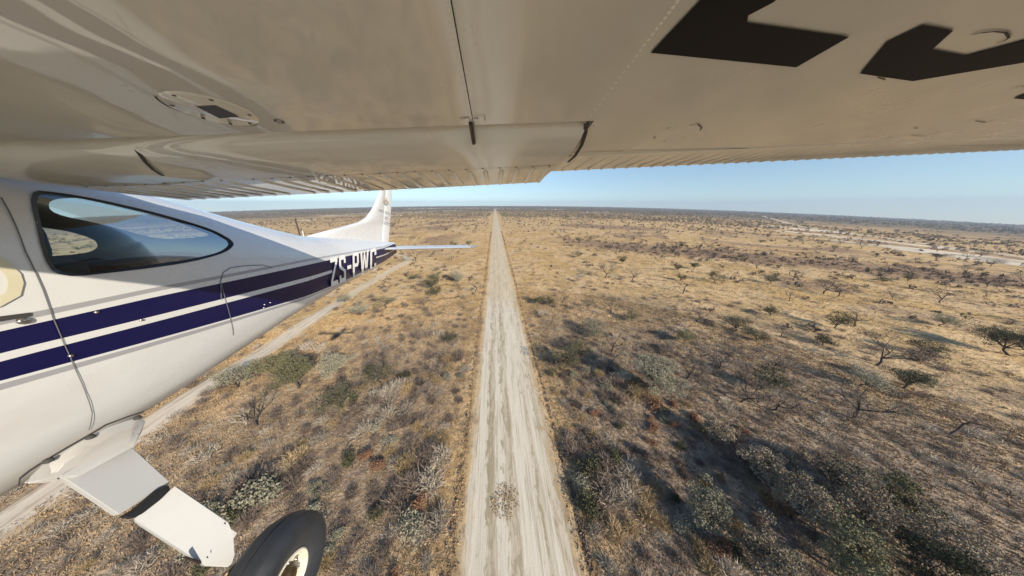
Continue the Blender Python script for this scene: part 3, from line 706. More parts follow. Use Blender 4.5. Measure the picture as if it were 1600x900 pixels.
M_RIM = plain('dusty_cream_rim', (0.62, 0.58, 0.47), 0.5, var=0.35, scale=14)
M_RUSTY = plain('brown_hub', (0.16, 0.11, 0.06), 0.5, metal=0.6, var=0.5, scale=18)
M_DKROD = plain('dark_brown_rod', (0.05, 0.035, 0.03), 0.4, var=0.3)
M_PRINT = plain('grey_print', (0.10, 0.10, 0.12), 0.6)
M_GOLD = plain('gold_print', (0.45, 0.36, 0.24), 0.6)
M_PLATE = plain('brown_inspection_window', (0.03, 0.022, 0.02), 0.35)
def glass_mat():
    m = bpy.data.materials.new('tinted_glass'); m.use_nodes = True; nt = m.node_tree; nt.nodes.clear()
    t = N(nt, 'ShaderNodeBsdfTransparent'); t.inputs[0].default_value = (0.66, 0.80, 0.84, 1)
    g = N(nt, 'ShaderNodeBsdfGlossy'); g.inputs['Roughness'].default_value = 0.03; g.inputs[0].default_value = (0.9, 0.95, 1, 1)
    fr = N(nt, 'ShaderNodeFresnel'); fr.inputs['IOR'].default_value = 1.5
    mx = N(nt, 'ShaderNodeMixShader'); L(nt, mathn(nt, 'MULTIPLY', fr.outputs[0], 0.45), mx.inputs[0]); L(nt, t.outputs[0], mx.inputs[1]); L(nt, g.outputs[0], mx.inputs[2])
    out = N(nt, 'ShaderNodeOutputMaterial'); L(nt, mx.outputs[0], out.inputs[0]); return m
M_GLASS = glass_mat()

XC = -2.5
SY = [-2.9, -2.6, -1.6, -0.9, -0.3, 0.6, 1.2, 1.7, 2.3, 3.0, 4.0, 5.0, 5.75]
SW = [0.14, 0.38, 0.48, 0.54, 0.56, 0.57, 0.56, 0.515, 0.445, 0.36, 0.25, 0.135, 0.035]
ST = [-0.16, 0.0, 0.04, 0.34, 0.50, 0.40, 0.27, 0.10, -0.13, -0.36, -0.53, -0.72, -0.88]
SB = [-0.42, -0.72, -1.0, -1.12, -1.18, -1.225, -1.23, -1.205, -1.18, -1.185, -1.19, -1.18, -1.14]
def pl(xs, ys, x): return float(np.interp(x, xs, ys))
def smooth_pl(xs, ys, x):
    return (pl(xs, ys, x-0.18)+2*pl(xs, ys, x)+pl(xs, ys, x+0.18))/4
def sec(y, off=0.0):
    w = smooth_pl(SY, SW, y)-off; t = smooth_pl(SY, ST, y)-off; b = smooth_pl(SY, SB, y)+off
    n = 3.4 if y < 1.4 else max(2.3, 3.4-(y-1.4)*0.6)
    return w, t, b, n
def half_at(y, z, off=0.0):
    w, t, b, n = sec(y, off); zc = (t+b)/2-0.02; h = (t-zc) if z > zc else (zc-b); q = min(0.9999, abs(z-zc)/max(h, 1e-3))
    return w*(1-q**n)**(1/n)
def surf(y, z, side=1, off=0.0): return np.array([XC+side*half_at(y, z)+side*off, y, z])
def fus_px(px, py, off=0.0, side=1):
    X = XC+0.5*side; 
    for _ in range(30):
        p = onX(px, py, X); X = 0.6*X+0.4*(XC+side*half_at(p[1], p[2])) 
    p = onX(px, py, X); return p+np.array([side*off, 0, 0])
# stripe edges as heights along the fuselage
ROWS = [([0.9, 1.36, 2.62, 4.93], [-0.415, -0.445, -0.57, -0.825]), ([0.9, 1.36, 2.62, 4.93], [-0.440, -0.468, -0.592, -0.842]),
        ([0.89, 1.33, 2.59, 4.9], [-0.462, -0.495, -0.628, -0.860]), ([0.86, 2.53, 4.85], [-0.54, -0.752, -0.985]),
        ([0.85, 2.51, 4.85], [-0.57, -0.79, -1.005]), ([0.82, 2.44, 3.2, 4.76], [-0.64, -0.945, -1.035, -1.14]),
        ([0.82, 2.44, 3.2, 4.76], [-0.652, -0.957, -1.047, -1.147]), ([0.81, 2.43, 3.2, 4.76], [-0.675, -0.975, -1.064, -1.153])]
def row(k, y):
    xs, zs = ROWS[k]
    if y < xs[0]: return zs[0]+(xs[0]-y)*0.06
    if y > xs[-1]: return zs[-1]+(y-xs[-1])*(zs[-1]-zs[-2])/(xs[-1]-xs[-2])*0.4
    return pl(xs, zs, y)
NT, NB = 9, 7
def section_pts(y, off=0.0):
    """half section from the top centre down the port side to the bottom centre, rows following the stripe edges"""
    w, t, b, n = sec(y, off); zc = (t+b)/2-0.02; zs = [row(k, y) for k in range(8)]
    lo = b+0.012; hi = t-0.03; zs = [min(max(z, lo+0.004*(7-i)), hi-0.004*i) for i, z in enumerate(zs)]
    def ang(z): h = (t-zc) if z > zc else (zc-b); return math.asin(max(-0.9999, min(0.9999, (z-zc)/h)))
    def zz(a): s = math.sin(a); return zc+s*((t-zc) if s > 0 else (zc-b))
    A = [zz(math.pi/2+(ang(zs[0])-math.pi/2)*i/NT) for i in range(NT)]
    B = [zz(ang(zs[-1])+(-math.pi/2-ang(zs[-1]))*(i+1)/NB) for i in range(NB)]
    Z = A+zs+B; out = []
    for i, z in enumerate(Z):
        h = (t-zc) if z > zc else (zc-b); q = min(1.0, abs(z-zc)/h); u = 0.0 if i in (0, len(Z)-1) else w*(1-q**n)**(1/n)
        out.append((u, z))
    return out
def loft(ys, off=0.0, flip=False, mats=None):
    V = []; F = []; mi = []
    K = NT+8+NB; ring = 2*K-2
    for y in ys:
        s = section_pts(y, off)
        V += [(XC+u, y, z) for u, z in s]+[(XC-u, y, z) for u, z in s[-2:0:-1]]
    for i in range(len(ys)-1):
        navy_box = 3.02 < (ys[i]+ys[i+1])/2 < 4.45
        for k in range(ring):
            a = i*ring+k; b = i*ring+(k+1) % ring; f = (a, a+ring, b+ring, b); kk = k if k < K-1 else ring-1-k
            F.append(f if flip else f[::-1]); j = kk-NT
            mi.append(0 if mats is None else {0: 1, 2: 2, 3: 2 if navy_box else 0, 4: 2, 6: 1}.get(j, 0))
    c0 = list(range(ring)); c1 = [(len(ys)-1)*ring+k for k in range(ring)]
    F.append(tuple(c0 if flip else c0[::-1])); F.append(tuple(c1[::-1] if flip else c1)); mi += [0, 0]
    return V, F, mi
ys = sorted(set([round(v, 3) for v in np.concatenate([np.arange(-2.9, 5.76, 0.12), [5.75]])]))
V1, F1, m1 = loft(ys, 0, False, True)
ysi = [round(v, 3) for v in np.arange(-1.0, 2.45, 0.15)]
V2, F2, _ = loft(ysi, 0.03, True)
fus = part('fuselage', V1+V2, F1+[tuple(i+len(V1) for i in f) for f in F2], [M_WHITE, M_GREY, M_NAVY, M_LINING])
for i, p in enumerate(fus.data.polygons): p.material_index = m1[i] if i < len(F1) else 3
bm = bmesh.new(); bm.from_mesh(fus.data)
f0 = max(bm.faces, key=lambda f: f.calc_center_median().x)
print('outer normal x', f0.normal.x); flipall = f0.normal.x < 0
if flipall: bmesh.ops.reverse_faces(bm, faces=bm.faces)
bm.to_mesh(fus.data); bm.free()

def prism(loop_a, loop_b):
    n = len(loop_a); V = list(loop_a)+list(loop_b)
    return V, [tuple(range(n))]+[tuple(range(n, 2*n))[::-1]]+[(i, i+n, (i+1) % n+n, (i+1) % n) for i in range(n)]
def round_loop(pts, it=2):
    P = [np.array(p, float) for p in pts]
    for _ in range(it):
        Q = []
        for i in range(len(P)):
            a, b = P[i], P[(i+1) % len(P)]; Q += [a*0.78+b*0.22, a*0.22+b*0.78]
        P = Q
    return P
W_REAR = round_loop([fus_px(*p) for p in [(40, 297), (100, 303), (160, 314), (250, 335), (330, 358), (367, 379), (352, 394), (300, 408), (200, 422), (90, 434), (66, 395)]])
W_DOOR = round_loop([surf(y, z) for y, z in [(-0.15, 0.06), (0.72, 0.05), (0.88, -0.05), (0.96, -0.24), (0.90, -0.33), (0.3, -0.33), (-0.2, -0.30)]])
W_FARREAR = round_loop([onX(*p, XC-0.50) for p in [(74, 312), (128, 308), (190, 322), (245, 334), (300, 356), (332, 368), (300, 372), (245, 374), (160, 350), (80, 334)]])
W_FARSIDE = round_loop([onX(*p, XC-0.50) for p in [(40, 352), (70, 356), (110, 362), (148, 374), (154, 386), (140, 394), (112, 398), (85, 400), (48, 400)]])
def cutter(loop, scale_to, through):
    n = len(loop); a = [p+np.array([through, 0, 0]) for p in loop]; b = [p-np.array([through, 0, 0]) for p in loop]
    return prism(a, b)
def raycut(loop):                              # openings on the far side
    return prism([p*0.87 for p in loop], [p*1.35 for p in loop])
cutters = [cutter(W_REAR, 1, 0.16), cutter(W_DOOR, 1, 0.16), raycut(W_FARREAR), raycut(W_FARSIDE)]
for V, F in cutters:
    c = part('cutter', V, F, [M_LINING]); bm = bmesh.new(); bm.from_mesh(c.data); bmesh.ops.recalc_face_normals(bm, faces=bm.faces); bm.to_mesh(c.data); bm.free()
    md = fus.modifiers.new('b', 'BOOLEAN'); md.operation = 'DIFFERENCE'; md.solver = 'EXACT'; md.object = c; md.material_mode = 'TRANSFER'
    bpy.context.view_layer.update(); dg = bpy.context.evaluated_depsgraph_get()
    nm = bpy.data.meshes.new_from_object(fus.evaluated_get(dg)); fus.modifiers.clear(); old = fus.data; fus.data = nm; nm.name = 'fuselage'
    bpy.data.objects.remove(c)
fus.data.shade_smooth(); fus.data.set_sharp_from_angle(angle=math.radians(35))
print('fuselage faces', len(fus.data.polygons))

def centre_fill(loop, rings=3):
    c = sum(loop)/len(loop); V = [c]; n = len(loop)
    for r in range(1, rings+1): V += [c+(p-c)*r/rings for p in loop]
    F = [(0, 1+i, 1+(i+1) % n) for i in range(n)]
    for r in range(rings-1):
        for i in range(n): a = 1+r*n; F.append((a+i, a+n+i, a+n+(i+1) % n, a+(i+1) % n))
    return V, F
def ribbon(pts, width, off, mat, name, parent=None, closed=False, nrm=None, thick=0.0):
    """thin band along a line on the skin"""
    V = []; F = []; n = len(pts); pts = [np.array(p, float) for p in pts]
    for i, p in enumerate(pts):
        d = pts[(i+1) % n if closed else min(i+1, n-1)]-pts[(i-1) % n if closed else max(i-1, 0)]; d /= np.linalg.norm(d)+1e-9
        nn = np.array([1.0, 0.06, 0.0]) if nrm is None else np.array(nrm, float); s = np.cross(d, nn); s /= np.linalg.norm(s)
        V += [p+s*width/2+nn*off, p-s*width/2+nn*off]
    m = n if closed else n-1
    for i in range(m): a, b = 2*i, 2*((i+1) % n); F.append((a, a+1, b+1, b))
    return part(name, V, F, mat, parent)
def window(loop, side, trim=0.012):
    V, F = centre_fill(loop)
    V2 = []
    for p in V:
        X = XC+side*(half_at(p[1], p[2])-0.012); V2.append(np.array([X, p[1], p[2]]))
    o = part('window_pane', V2, F, M_GLASS, smooth=True)
    n = len(loop); c = sum(loop)/n; VV = []; FF = []
    for i, p in enumerate(loop):
        d = p-c; d /= np.linalg.norm(d)
        a = p-d*trim; b = p+d*0.006
        VV += [np.array([XC+side*(half_at(a[1], a[2])-0.006), a[1], a[2]]), np.array([XC+side*(half_at(b[1], b[2])+0.004), b[1], b[2]])]
    for i in range(n): a, b = 2*i, 2*((i+1) % n); FF.append((a, a+1, b+1, b))
    part('window_seal', VV, FF, M_SEAL, o); return o
window(W_REAR, 1)
window(W_DOOR, 1)
ml = round_loop([surf(y, z, 1, 0.004) for y, z in [(-0.2, 0.09), (0.74, 0.08), (0.93, -0.04), (1.02, -0.25), (0.95, -0.38), (0.3, -0.38), (-0.25, -0.35)]])
ribbon(ml, 0.03, 0.002, paint('cream_moulding', (0.62, 0.58, 0.42), 0.4, 0.3), 'window_moulding', closed=True)
fl = [p.copy() for p in W_FARREAR]

# cabin furnishing seen through the glass
def box_part(name, c, s, mat, parent=None, bevel=0.04, rx=0.0, seg=3):
    bm = bmesh.new(); bmesh.ops.create_cube(bm, size=1.0)
    for v in bm.verts: v.co = Vector((v.co.x*s[0], v.co.y*s[1], v.co.z*s[2]))
    bmesh.ops.bevel(bm, geom=bm.edges[:]+bm.verts[:], offset=bevel, segments=seg, affect='EDGES', profile=0.6)
    bmesh.ops.rotate(bm, verts=bm.verts, cent=(0, 0, 0), matrix=Matrix.Rotation(rx, 3, 'X'))
    bmesh.ops.translate(bm, verts=bm.verts, vec=Vector(np.array(c)-BASE))
    me = bpy.data.meshes.new(name); bm.to_mesh(me); bm.free(); me.materials.append(mat); me.shade_smooth(); me.set_sharp_from_angle(angle=math.radians(40))
    o = bpy.data.objects.new(name, me); COL.objects.link(o); o.parent = parent or AIR; return o
for xx in (-2.78, -2.22):
    st = box_part('cabin_seat', (xx, 1.12, -0.48), (0.44, 0.14, 0.50), M_SEAT, bevel=0.06, rx=-0.25)
    box_part('headrest', (xx, 1.18, -0.16), (0.26, 0.10, 0.17), M_SEAT, st, bevel=0.045, rx=-0.2)
box_part('baggage', (-2.45, 1.75, -0.52), (0.62, 0.50, 0.34), M_SEAT, bevel=0.06)

# panel seams on the fuselage
def seam(pxs, w=0.004, name='panel_seam'):
    P = [fus_px(*p, off=0.003) for p in pxs]
    Q = []
    for a, b in zip(P[:-1], P[1:]):
        for t in (0, 0.25, 0.5, 0.75):
            p = a+(b-a)*t; Q.append(surf(p[1], p[2], 1, 0.0035))
    Q.append(P[-1]); return ribbon(Q, w, 0.0, M_JOINT, name)
seam([(0, 308), (38, 392), (66, 452), (83, 500)], 0.0042, 'door_gap')
seam([(83, 500), (100, 540), (118, 580), (135, 620), (143, 645), (138, 672)], 0.0032, 'door_gap')
seam([(345, 468), (344, 440), (348, 426), (360, 418), (385, 415), (410, 414), (424, 418)], 0.006, 'baggage_door_gap')
seam([(344, 440), (352, 470), (360, 500), (364, 524)], 0.005)
# door latch and small fittings
def dot(p, r, h, mat, name, nrm=(1, 0, 0), n=8, parent=None):
    nn = np.array(nrm, float); nn /= np.linalg.norm(nn); u = np.cross(nn, (0, 0.3, 1)); u /= np.linalg.norm(u); w = np.cross(nn, u)
    V = [p+r*(math.cos(2*math.pi*i/n)*u+math.sin(2*math.pi*i/n)*w) for i in range(n)]
    V += [q+nn*h*0.7+(p-q)*0.25 for q in V[:n]]+[p+nn*h]
    F = [(i, (i+1) % n, n+(i+1) % n, n+i) for i in range(n)]+[(n+i, n+(i+1) % n, 2*n) for i in range(n)]
    return part(name, V, F, mat, parent, smooth=True)
hnd = [fus_px(x, y, off=0.004) for x, y in ((-60, 500), (0, 494), (47, 488), (47, 494), (0, 502), (-60, 509))]
part('door_handle_recess', hnd, [(0, 1, 2, 3, 4, 5)], M_SEAM)
dot(fus_px(36, 501, off=0.002), 0.016, 0.012, M_STEEL, 'door_latch'); dot(fus_px(30, 502, off=0.002), 0.010, 0.012, M_STEEL, 'door_latch')
for q in ((413, 476), (422, 473), (412, 481), (110, 556), (220, 500), (150, 488)): dot(fus_px(*q, off=0.001), 0.008, 0.008, M_STEEL, 'static_port')

# registration on the fuselage
def quadmap(u, v):
    tl, tr, bl, br = (514, 403.5), (587, 387), (516, 448), (586.5, 421)
    x = (tl[0]*(1-u)+tr[0]*u)*v+(bl[0]*(1-u)+br[0]*u)*(1-v); y = (tl[1]*(1-u)+tr[1]*u)*v+(bl[1]*(1-u)+br[1]*u)*(1-v)
    return fus_px(x, y, off=0.013)
G = {'Z': (1.0, [[(0, 1), (1, 1), (1, .84), (0, .84)], [(.72, .84), (1, .84), (.28, .16), (0, .16)], [(0, .16), (1, .16), (1, 0), (0, 0)]]),
     'S': (0.9, [[(.15, 1), (.9, 1), (1, .84), (.1, .84)], [(0, .9), (.15, 1), (.3, .84), (.3, .6), (0, .56)], [(0, .56), (.3, .62), (1, .42), (.72, .38)], [(.72, .42), (1, .44), (1, .1), (.72, .16)], [(.0, .0), (.85, 0), (1, .12), (.75, .16), (0, .16)], [(0, .0), (.25, .1), (.25, .28), (0, .28)], [(.72, .9), (1, .84), (1, .7), (.72, .7)]]),
     '-': (0.55, [[(0, .56), (1, .56), (1, .42), (0, .42)]]),
     'P': (0.85, [[(0, 1), (.32, 1), (.32, 0), (0, 0)], [(.32, 1), (.85, 1), (.95, .86), (.32, .86)], [(.85, 1), (1, .9), (1, .55), (.7, .6), (.7, .88)], [(.32, .56), (.9, .56), (.8, .42), (.32, .42)], [(.7, .62), (1, .58), (.85, .44), (.7, .5)]]),
     'W': (1.15, [[(0, 1), (.22, 1), (.36, 0), (.16, 0)], [(.16, 0), (.38, 0), (.56, .95), (.44, .95)], [(.44, .95), (.56, .95), (.82, 0), (.62, 0)], [(.62, 0), (.84, 0), (1, 1), (.8, 1)]]),
     'C': (0.85, [[(.15, 1), (.85, 1), (1, .84), (0, .84)], [(0, .88), (.32, .88), (.32, .12), (0, .12)], [(0, .16), (1, .16), (.85, 0), (.15, 0)], [(.7, .88), (1, .84), (1, .68), (.7, .68)], [(.7, .3), (1, .3), (1, .14), (.7, .12)]])}
tot = sum(G[c][0] for c in 'ZS-PWC')+0.22*5; ux = 0.0
for ch in 'ZS-PWC':
    w, polys = G[ch]; V = []; F = []
    for pi, poly in enumerate(polys):
        b2 = bmesh.new(); b2.faces.new([b2.verts.new((a, b, 0)) for a, b in poly]); bmesh.ops.triangulate(b2, faces=b2.faces)
        bmesh.ops.subdivide_edges(b2, edges=b2.edges, cuts=3, use_grid_fill=True); bmesh.ops.triangulate(b2, faces=b2.faces); b2.verts.index_update(); n0 = len(V)
        for v in b2.verts: q = quadmap((ux+v.co.x*w)/tot, v.co.y); V.append(q+np.array([0.0003*pi, 0, 0]))
        F += [tuple(n0+v.index for v in f.verts) for f in b2.faces]; b2.free()
    part('registration_letter', V, F, M_LETTER); ux += w+0.22

# ------------------------------------------------------------------ wing
def wz(X, Y): return 0.145+0.05*abs(X-XC)-0.13*(Y-0.93)         # height of the flat underside
def wing_px(px, py, off=0.0):
    p = onY(px, py, 0.8)
    X, Y = p[0], p[1]
    d = ray(px, py)
    # z = a + .05 (X-XC) - .13 (Y-.93), for the near side
    t = (0.145-0.05*XC+0.13*0.93)/(d[2]-0.05*d[0]+0.13*d[1]); p = d*t
    return p+np.array([0, 0, off])
XT = 4.15; XI = -1.97; XFO = 0.37                                 # tip, root rib, outboard end of the flap
LIP = 0.95; AIL = wing_px(1100, 233)[1]; print('aileron hinge', AIL, wing_px(950, 238), wing_px(1500, 229))
def wing_mesh(side):
    def X(s): return XC+side*(s-XC)
    def prof(yrear, tail):                                         # closed profile: lower skin, cove, upper skin, nose
        return [(0.10, 0.0), (0.30, 0.0), (0.6, 0.0), (yrear, 0.0), (yrear, 0.012), (yrear-0.05, 0.05), (tail, 0.07), (tail+0.004, 0.085), (0.6, 0.21), (0.3, 0.235), (0.08, 0.2), (-0.04, 0.11), (-0.02, 0.045), (0.03, 0.012)]
    V = []; F = []; st = []
    for s in np.linspace(XI, XFO, 9): st.append((s, prof(LIP, 1.25)))
    for s in np.linspace(XFO+0.002, XT, 14): st.append((s, prof(AIL, AIL+0.06)))
    n = 14
    for s, pr in st:
        tp = max(0, (s-XT+0.5)/0.5)
        for (y, dz) in pr: V.append((X(s), y, wz(s, y)+dz*(1-0.6*tp*tp)))
    for i in range(len(st)-1):
        for k in range(n): a = i*n+k; b = i*n+(k+1) % n; F.append((a, b, b+n, a+n))
    F.append(tuple(range(n))); F.append(tuple(range((len(st)-1)*n, len(st)*n))[::-1])
    o = part('wing', V, F, [M_WING, M_WHITE], angle=28)
    bm = bmesh.new(); bm.from_mesh(o.data); bmesh.ops.recalc_face_normals(bm, faces=bm.faces); bm.to_mesh(o.data); bm.free()
    for p in o.data.polygons: p.material_index = 0 if p.normal.z < -0.3 else 1
    return o
WP = wing_mesh(1); WS = wing_mesh(-1)
# centre section over the cabin
V = []; F = []
for s in (XC-0.56, XC, XC+0.56):
    for (y, dz) in [(0.0, 0.03), (1.2, 0.02), (1.28, 0.1), (0.6, 0.26), (0.3, 0.28), (0.05, 0.2)]: V.append((s, y, wz(XI, y)+dz))
for i in range(2):
    for k in range(6): a = i*6+k; b = i*6+(k+1) % 6; F.append((a, b, b+6, a+6))
part('wing_centre_section', V, F, M_WHITE, angle=30)

def flap_like(name, s0, s1, side, prof, mat, parent=None, endcurve=0.0, ns=14, angle=30):
    """surface behind the wing: prof = [(Y, dz)] lower skin from nose to trailing edge; closed with an upper skin"""
    V = []; F = []; up = [(prof[-1][0], prof[-1][1]+0.006), (prof[-1][0]-0.2, prof[-1][1]+0.045), (prof[0][0]+0.12, prof[0][1]+0.07), (prof[0][0]+0.01, prof[0][1]+0.03)]
    allp = list(prof)+up; n = len(allp)
    for i in range(ns+1):
        s = s0+(s1-s0)*i/ns; 
        for k, (y, dz) in enumerate(allp):
            x = s
            if endcurve:
                t = (y-prof[0][0])/(prof[-1][0]-prof[0][0]); x = s-endcurve*(i/ns)*math.sin(min(1, max(0, t))*math.pi*0.5)**2*1.0
            V.append((XC+side*(x-XC), y, wz(s, y)+dz))
    for i in range(ns):
        for k in range(n): a = i*n+k; b = i*n+(k+1) % n; F.append((a, b, b+n, a+n))
    F.append(tuple(range(n))); F.append(tuple(range(ns*n, (ns+1)*n))[::-1])
    o = part(name, V, F, mat, parent, angle=angle)
    bm = bmesh.new(); bm.from_mesh(o.data); bmesh.ops.recalc_face_normals(bm, faces=bm.faces); bm.to_mesh(o.data); bm.free(); return o
FPROF = [(0.985, 0.065), (0.986, 0.035), (0.992, 0.012), (1.01, -0.010), (1.05, -0.026), (1.10, -0.037), (1.18, -0.045), (1.28, -0.05), (1.45, -0.050), (1.68, -0.046)]
FLAPP = flap_like('flap', -1.2346, XFO-0.015, 1, FPROF, M_WING, endcurve=0.05, ns=18)
ribbon([wing_px(*p)+np.array([0, 0, dz]) for p, dz in (((916, 191), 0.0), ((915, 205), -0.004), ((909, 222), -0.010), ((899, 237), -0.016), ((888, 246), -0.02))], 0.016, -0.003, M_SEAM, 'flap_end_gap', nrm=(0, 0, 1.0))
FLAPS = flap_like('flap', -1.22, XFO-0.015, -1, FPROF, M_WING, endcurve=0.05)
RPROF = FPROF
ROOTF = flap_like('wing_root_fairing', XI, -1.235, 1, RPROF, M_WING)
flap_like('wing_root_fairing', XI, -1.235, -1, RPROF, M_WING)
AIL_TE = 1.62
APROF = [(AIL+0.006, 0.006), (AIL+0.012, -0.004), (AIL+0.1, -0.003), (AIL_TE, 0.006)]
AILP = flap_like('aileron', XFO-0.10, XT-0.25, 1, APROF, M_WING)
AILS = flap_like('aileron', XFO-0.10, XT-0.25, -1, APROF, M_WING)
# pressed beads in the skins: one mesh each, shared by all copies
def bead_mesh(y0, y1, dz, w=0.014, h=0.006, skew=0.0):
    V = []; F = []; ys_ = [y0, y0+0.03, y1-0.02, y1]
    for y in ys_:
        k = 0.2 if y == y0 else 0.12 if y == y1 else 1.0; x0 = skew*(y-y0)
        for dx, dh in ((-w*k, 0.001), (0, -h*k), (w*k, 0.001)): V.append((x0+dx, y, -0.13*(y-0.93)+dz-0.0015+dh))
    for i in range(3):
        a = 3*i; F += [(a, a+1, a+4, a+3), (a+1, a+2, a+5, a+4)]
    F += [(0, 2, 1), (9, 10, 11)]
    me = pydata('bead', V, F); me.materials.append(M_WING); me.shade_smooth(); return me
def beads(parent, s0, s1, step, me, side=1):
    s = s0
    while s < s1:
        o = bpy.data.objects.new('bead', me); COL.objects.link(o); o.parent = parent
        o.location = (XC+side*(s-XC)-BASE[0], -BASE[1], 0.145+0.05*(s-XC)-BASE[2]); s += step
        if side < 0: o.scale.x = -1
BM1 = bead_mesh(1.31, 1.66, -0.049); BM2 = bead_mesh(AIL+0.03, AIL_TE-0.012, 0.0, h=0.004)
beads(FLAPP, -1.15, 0.30, 0.085, BM1); beads(ROOTF, -1.90, -1.26, 0.085, BM1); beads(AILP, 0.36, 3.85, 0.085, BM2)

def decal(name, pxs, mat, off=-0.003, holes=None):
    V = [wing_px(*p, off=off) for p in pxs]; return part(name, V, [tuple(range(len(V)))], mat)
# underwing registration, as far as the photograph shows it
decal('registration_letter', [(1017, 80), (1090, 2), (1130, -45), (1290, -60), (1208, 1), (1170, 21), (1168, 32), (1328, 55), (1245, 103)], M_BLACK)
decal('registration_letter', [(1344, 113), (1385, 64), (1443, 36), (1491, 45), (1458, 75), (1510, 85), (1600, 61), (1760, 10), (1800, 40), (1600, 96), (1427, 125)], M_BLACK)
decal('registration_letter', [(1584, 152), (1600, 146), (1700, 120), (1720, 135), (1600, 154)], M_BLACK)
# skin lap, rivets, inspection cover, drains
def wribbon(pxs, w, mat, name, off=-0.0025):
    return ribbon([wing_px(*p) for p in pxs], w, off, mat, name, nrm=(0, 0, 1.0))
wribbon([(700, -40), (705, 0), (722, 95), (739, 188)], 0.0024, M_SEAM, 'skin_lap')
wribbon([(742, 179), (757, 180), (758, 187)], 0.0022, M_SEAM, 'access_panel_edge')
def rivet_row(pts, r=0.0032, parent=None, mat=None, name='rivets', h=0.0016):
    V = []; F = []
    for p in pts:
        n0 = len(V); 
        for i in range(6): a = i*math.pi/3; V.append(p+np.array([r*math.cos(a), r*math.sin(a), 0.0006]))
        V.append(p+np.array([0, 0, -h])); F += [(n0+(i+1) % 6, n0+i, n0+6) for i in range(6)]
    o = part(name, V, F, mat or M_WING, parent, smooth=True, kind='stuff'); return o
def along(a, b, n): return [wing_px(a[0]+(b[0]-a[0])*i/(n-1), a[1]+(b[1]-a[1])*i/(n-1)) for i in range(n)]
rivet_row(along((694, -10), (731, 170), 19), 0.0038, mat=M_RIVET, h=0.0025); rivet_row(along((1064, -5), (905, 205), 26), 0.0045, mat=M_RIVET, h=0.003)
def flapz(X, Y, prof=FPROF): return wz(X, Y)+float(np.interp(Y, [a for a, b in prof], [b for a, b in prof]))
rivet_row([np.array([s, 1.285, flapz(s, 1.285)-0.0005]) for s in np.arange(-1.16, 0.32, 0.085)], 0.006, mat=M_SEAM, h=0.003)
rivet_row([np.array([s, 1.285, flapz(s, 1.285, RPROF)-0.0005]) for s in np.arange(-1.9, -1.25, 0.085)], 0.006, mat=M_SEAM, h=0.003)
ribbon([np.array([s, 1.285, flapz(s, 1.285)-0.0008]) for s in np.linspace(-1.2, 0.33, 12)], 0.0022, 0, M_SEAM, 'flap_skin_joint', nrm=(0, 0, 1.0))
wribbon([(890, 237.5), (1000, 235), (1150, 231.5), (1300, 229), (1450, 227), (1620, 226)], 0.004, M_SEAM, 'aileron_gap')
# round inspection cover with a dark rectangular window
cc = wing_px(334, 172); CR = 0.086
def wcirc(c, r, n, off, a0=0.0, a1=2*math.pi): return [np.array([c[0]+r*math.cos(a), c[1]+r*math.sin(a), wz(c[0]+r*math.cos(a), c[1]+r*math.sin(a))+off]) for a in np.linspace(a0, a1, n, endpoint=a1-a0 < 6.2)]
V = wcirc(cc, CR, 40, -0.0005)+wcirc(cc, CR-0.004, 40, -0.0035)+[np.array([cc[0], cc[1], cc[2]-0.0035])]
F = [(i, (i+1) % 40, 40+(i+1) % 40, 40+i) for i in range(40)]+[(40+i, 40+(i+1) % 40, 80) for i in range(40)]
cover = part('inspection_cover', V, F, M_WING, angle=40)
ribbon(wcirc(cc, CR+0.003, 26, 0, 1.2, 4.0), 0.0035, -0.001, M_SEAM, 'cover_gap', cover, nrm=(0, 0, 1.0))
for a in (0.3, 1.25, 2.0, 2.7, 3.6, 4.6, 5.5): dot(np.array([cc[0]+(CR-0.012)*math.cos(a), cc[1]+(CR-0.012)*math.sin(a), wz(cc[0]+(CR-0.012)*math.cos(a), cc[1]+(CR-0.012)*math.sin(a))-0.0035]), 0.0045, 0.002, M_SEAM, 'screw', (0, 0, -1), 6, cover)
V = [wing_px(*p, off=-0.005) for p in ((305, 163), (335, 161.5), (373, 179), (342, 182))]
part('inspection_window', V, [(0, 1, 2, 3)], M_PLATE, cover)
c2 = wing_px(436, 189)
ribbon(wcirc(c2, 0.010, 14, 0), 0.004, -0.002, M_SEAM, 'drain_ring', nrm=(0, 0, 1.0), closed=True)
for (a, b) in ((730, 183), (744, 184), (723, 184)):
    ribbon(wcirc(wing_px(a, b), 0.006, 12, 0), 0.002, -0.001, M_SEAM, 'fastener_ring', nrm=(0, 0, 1.0), closed=True)
for pxs in ([(1021, 216), (1024, 213)], [(1042, 200), (1046, 199)], [(1078, 195), (1090, 193), (1097, 199), (1094, 203)], [(1036, 221), (1040, 220)], [(1066, 215), (1070, 214)],
            [(1520, 52), (1535, 49), (1556, 47), (1573, 49), (1578, 57), (1570, 62), (1558, 65)], [(1524, 188), (1540, 191), (1558, 188)], [(1424, 211), (1445, 212), (1470, 205)],
            [(1350, 214), (1358, 213)], [(1386, 215), (1394, 214)], [(1428, 199), (1434, 200)], [(1578, 138), (1600, 134), (1620, 136)], [(1372, 119), (1384, 123)]):
    wribbon(pxs, 0.004, M_SEAM, 'skin_scratch')
def tube_part(name, pts, rad, mat, n=8, parent=None):
    b = TB(); b.tube([tuple(map(float, p)) for p in pts], rad, n)
    V = list(b.v); F = list(b.f)
    for base in (0, n*(len(pts)-1)): F.append(tuple(range(base, base+n)))
    return part(name, V, F, mat, parent, angle=50)
a = wing_px(735, 190, off=-0.004); b = onY(740, 224, a[1]+0.10)
tube_part('flap_track_rod', [a, b], [0.0065, 0.0065], M_DKROD)
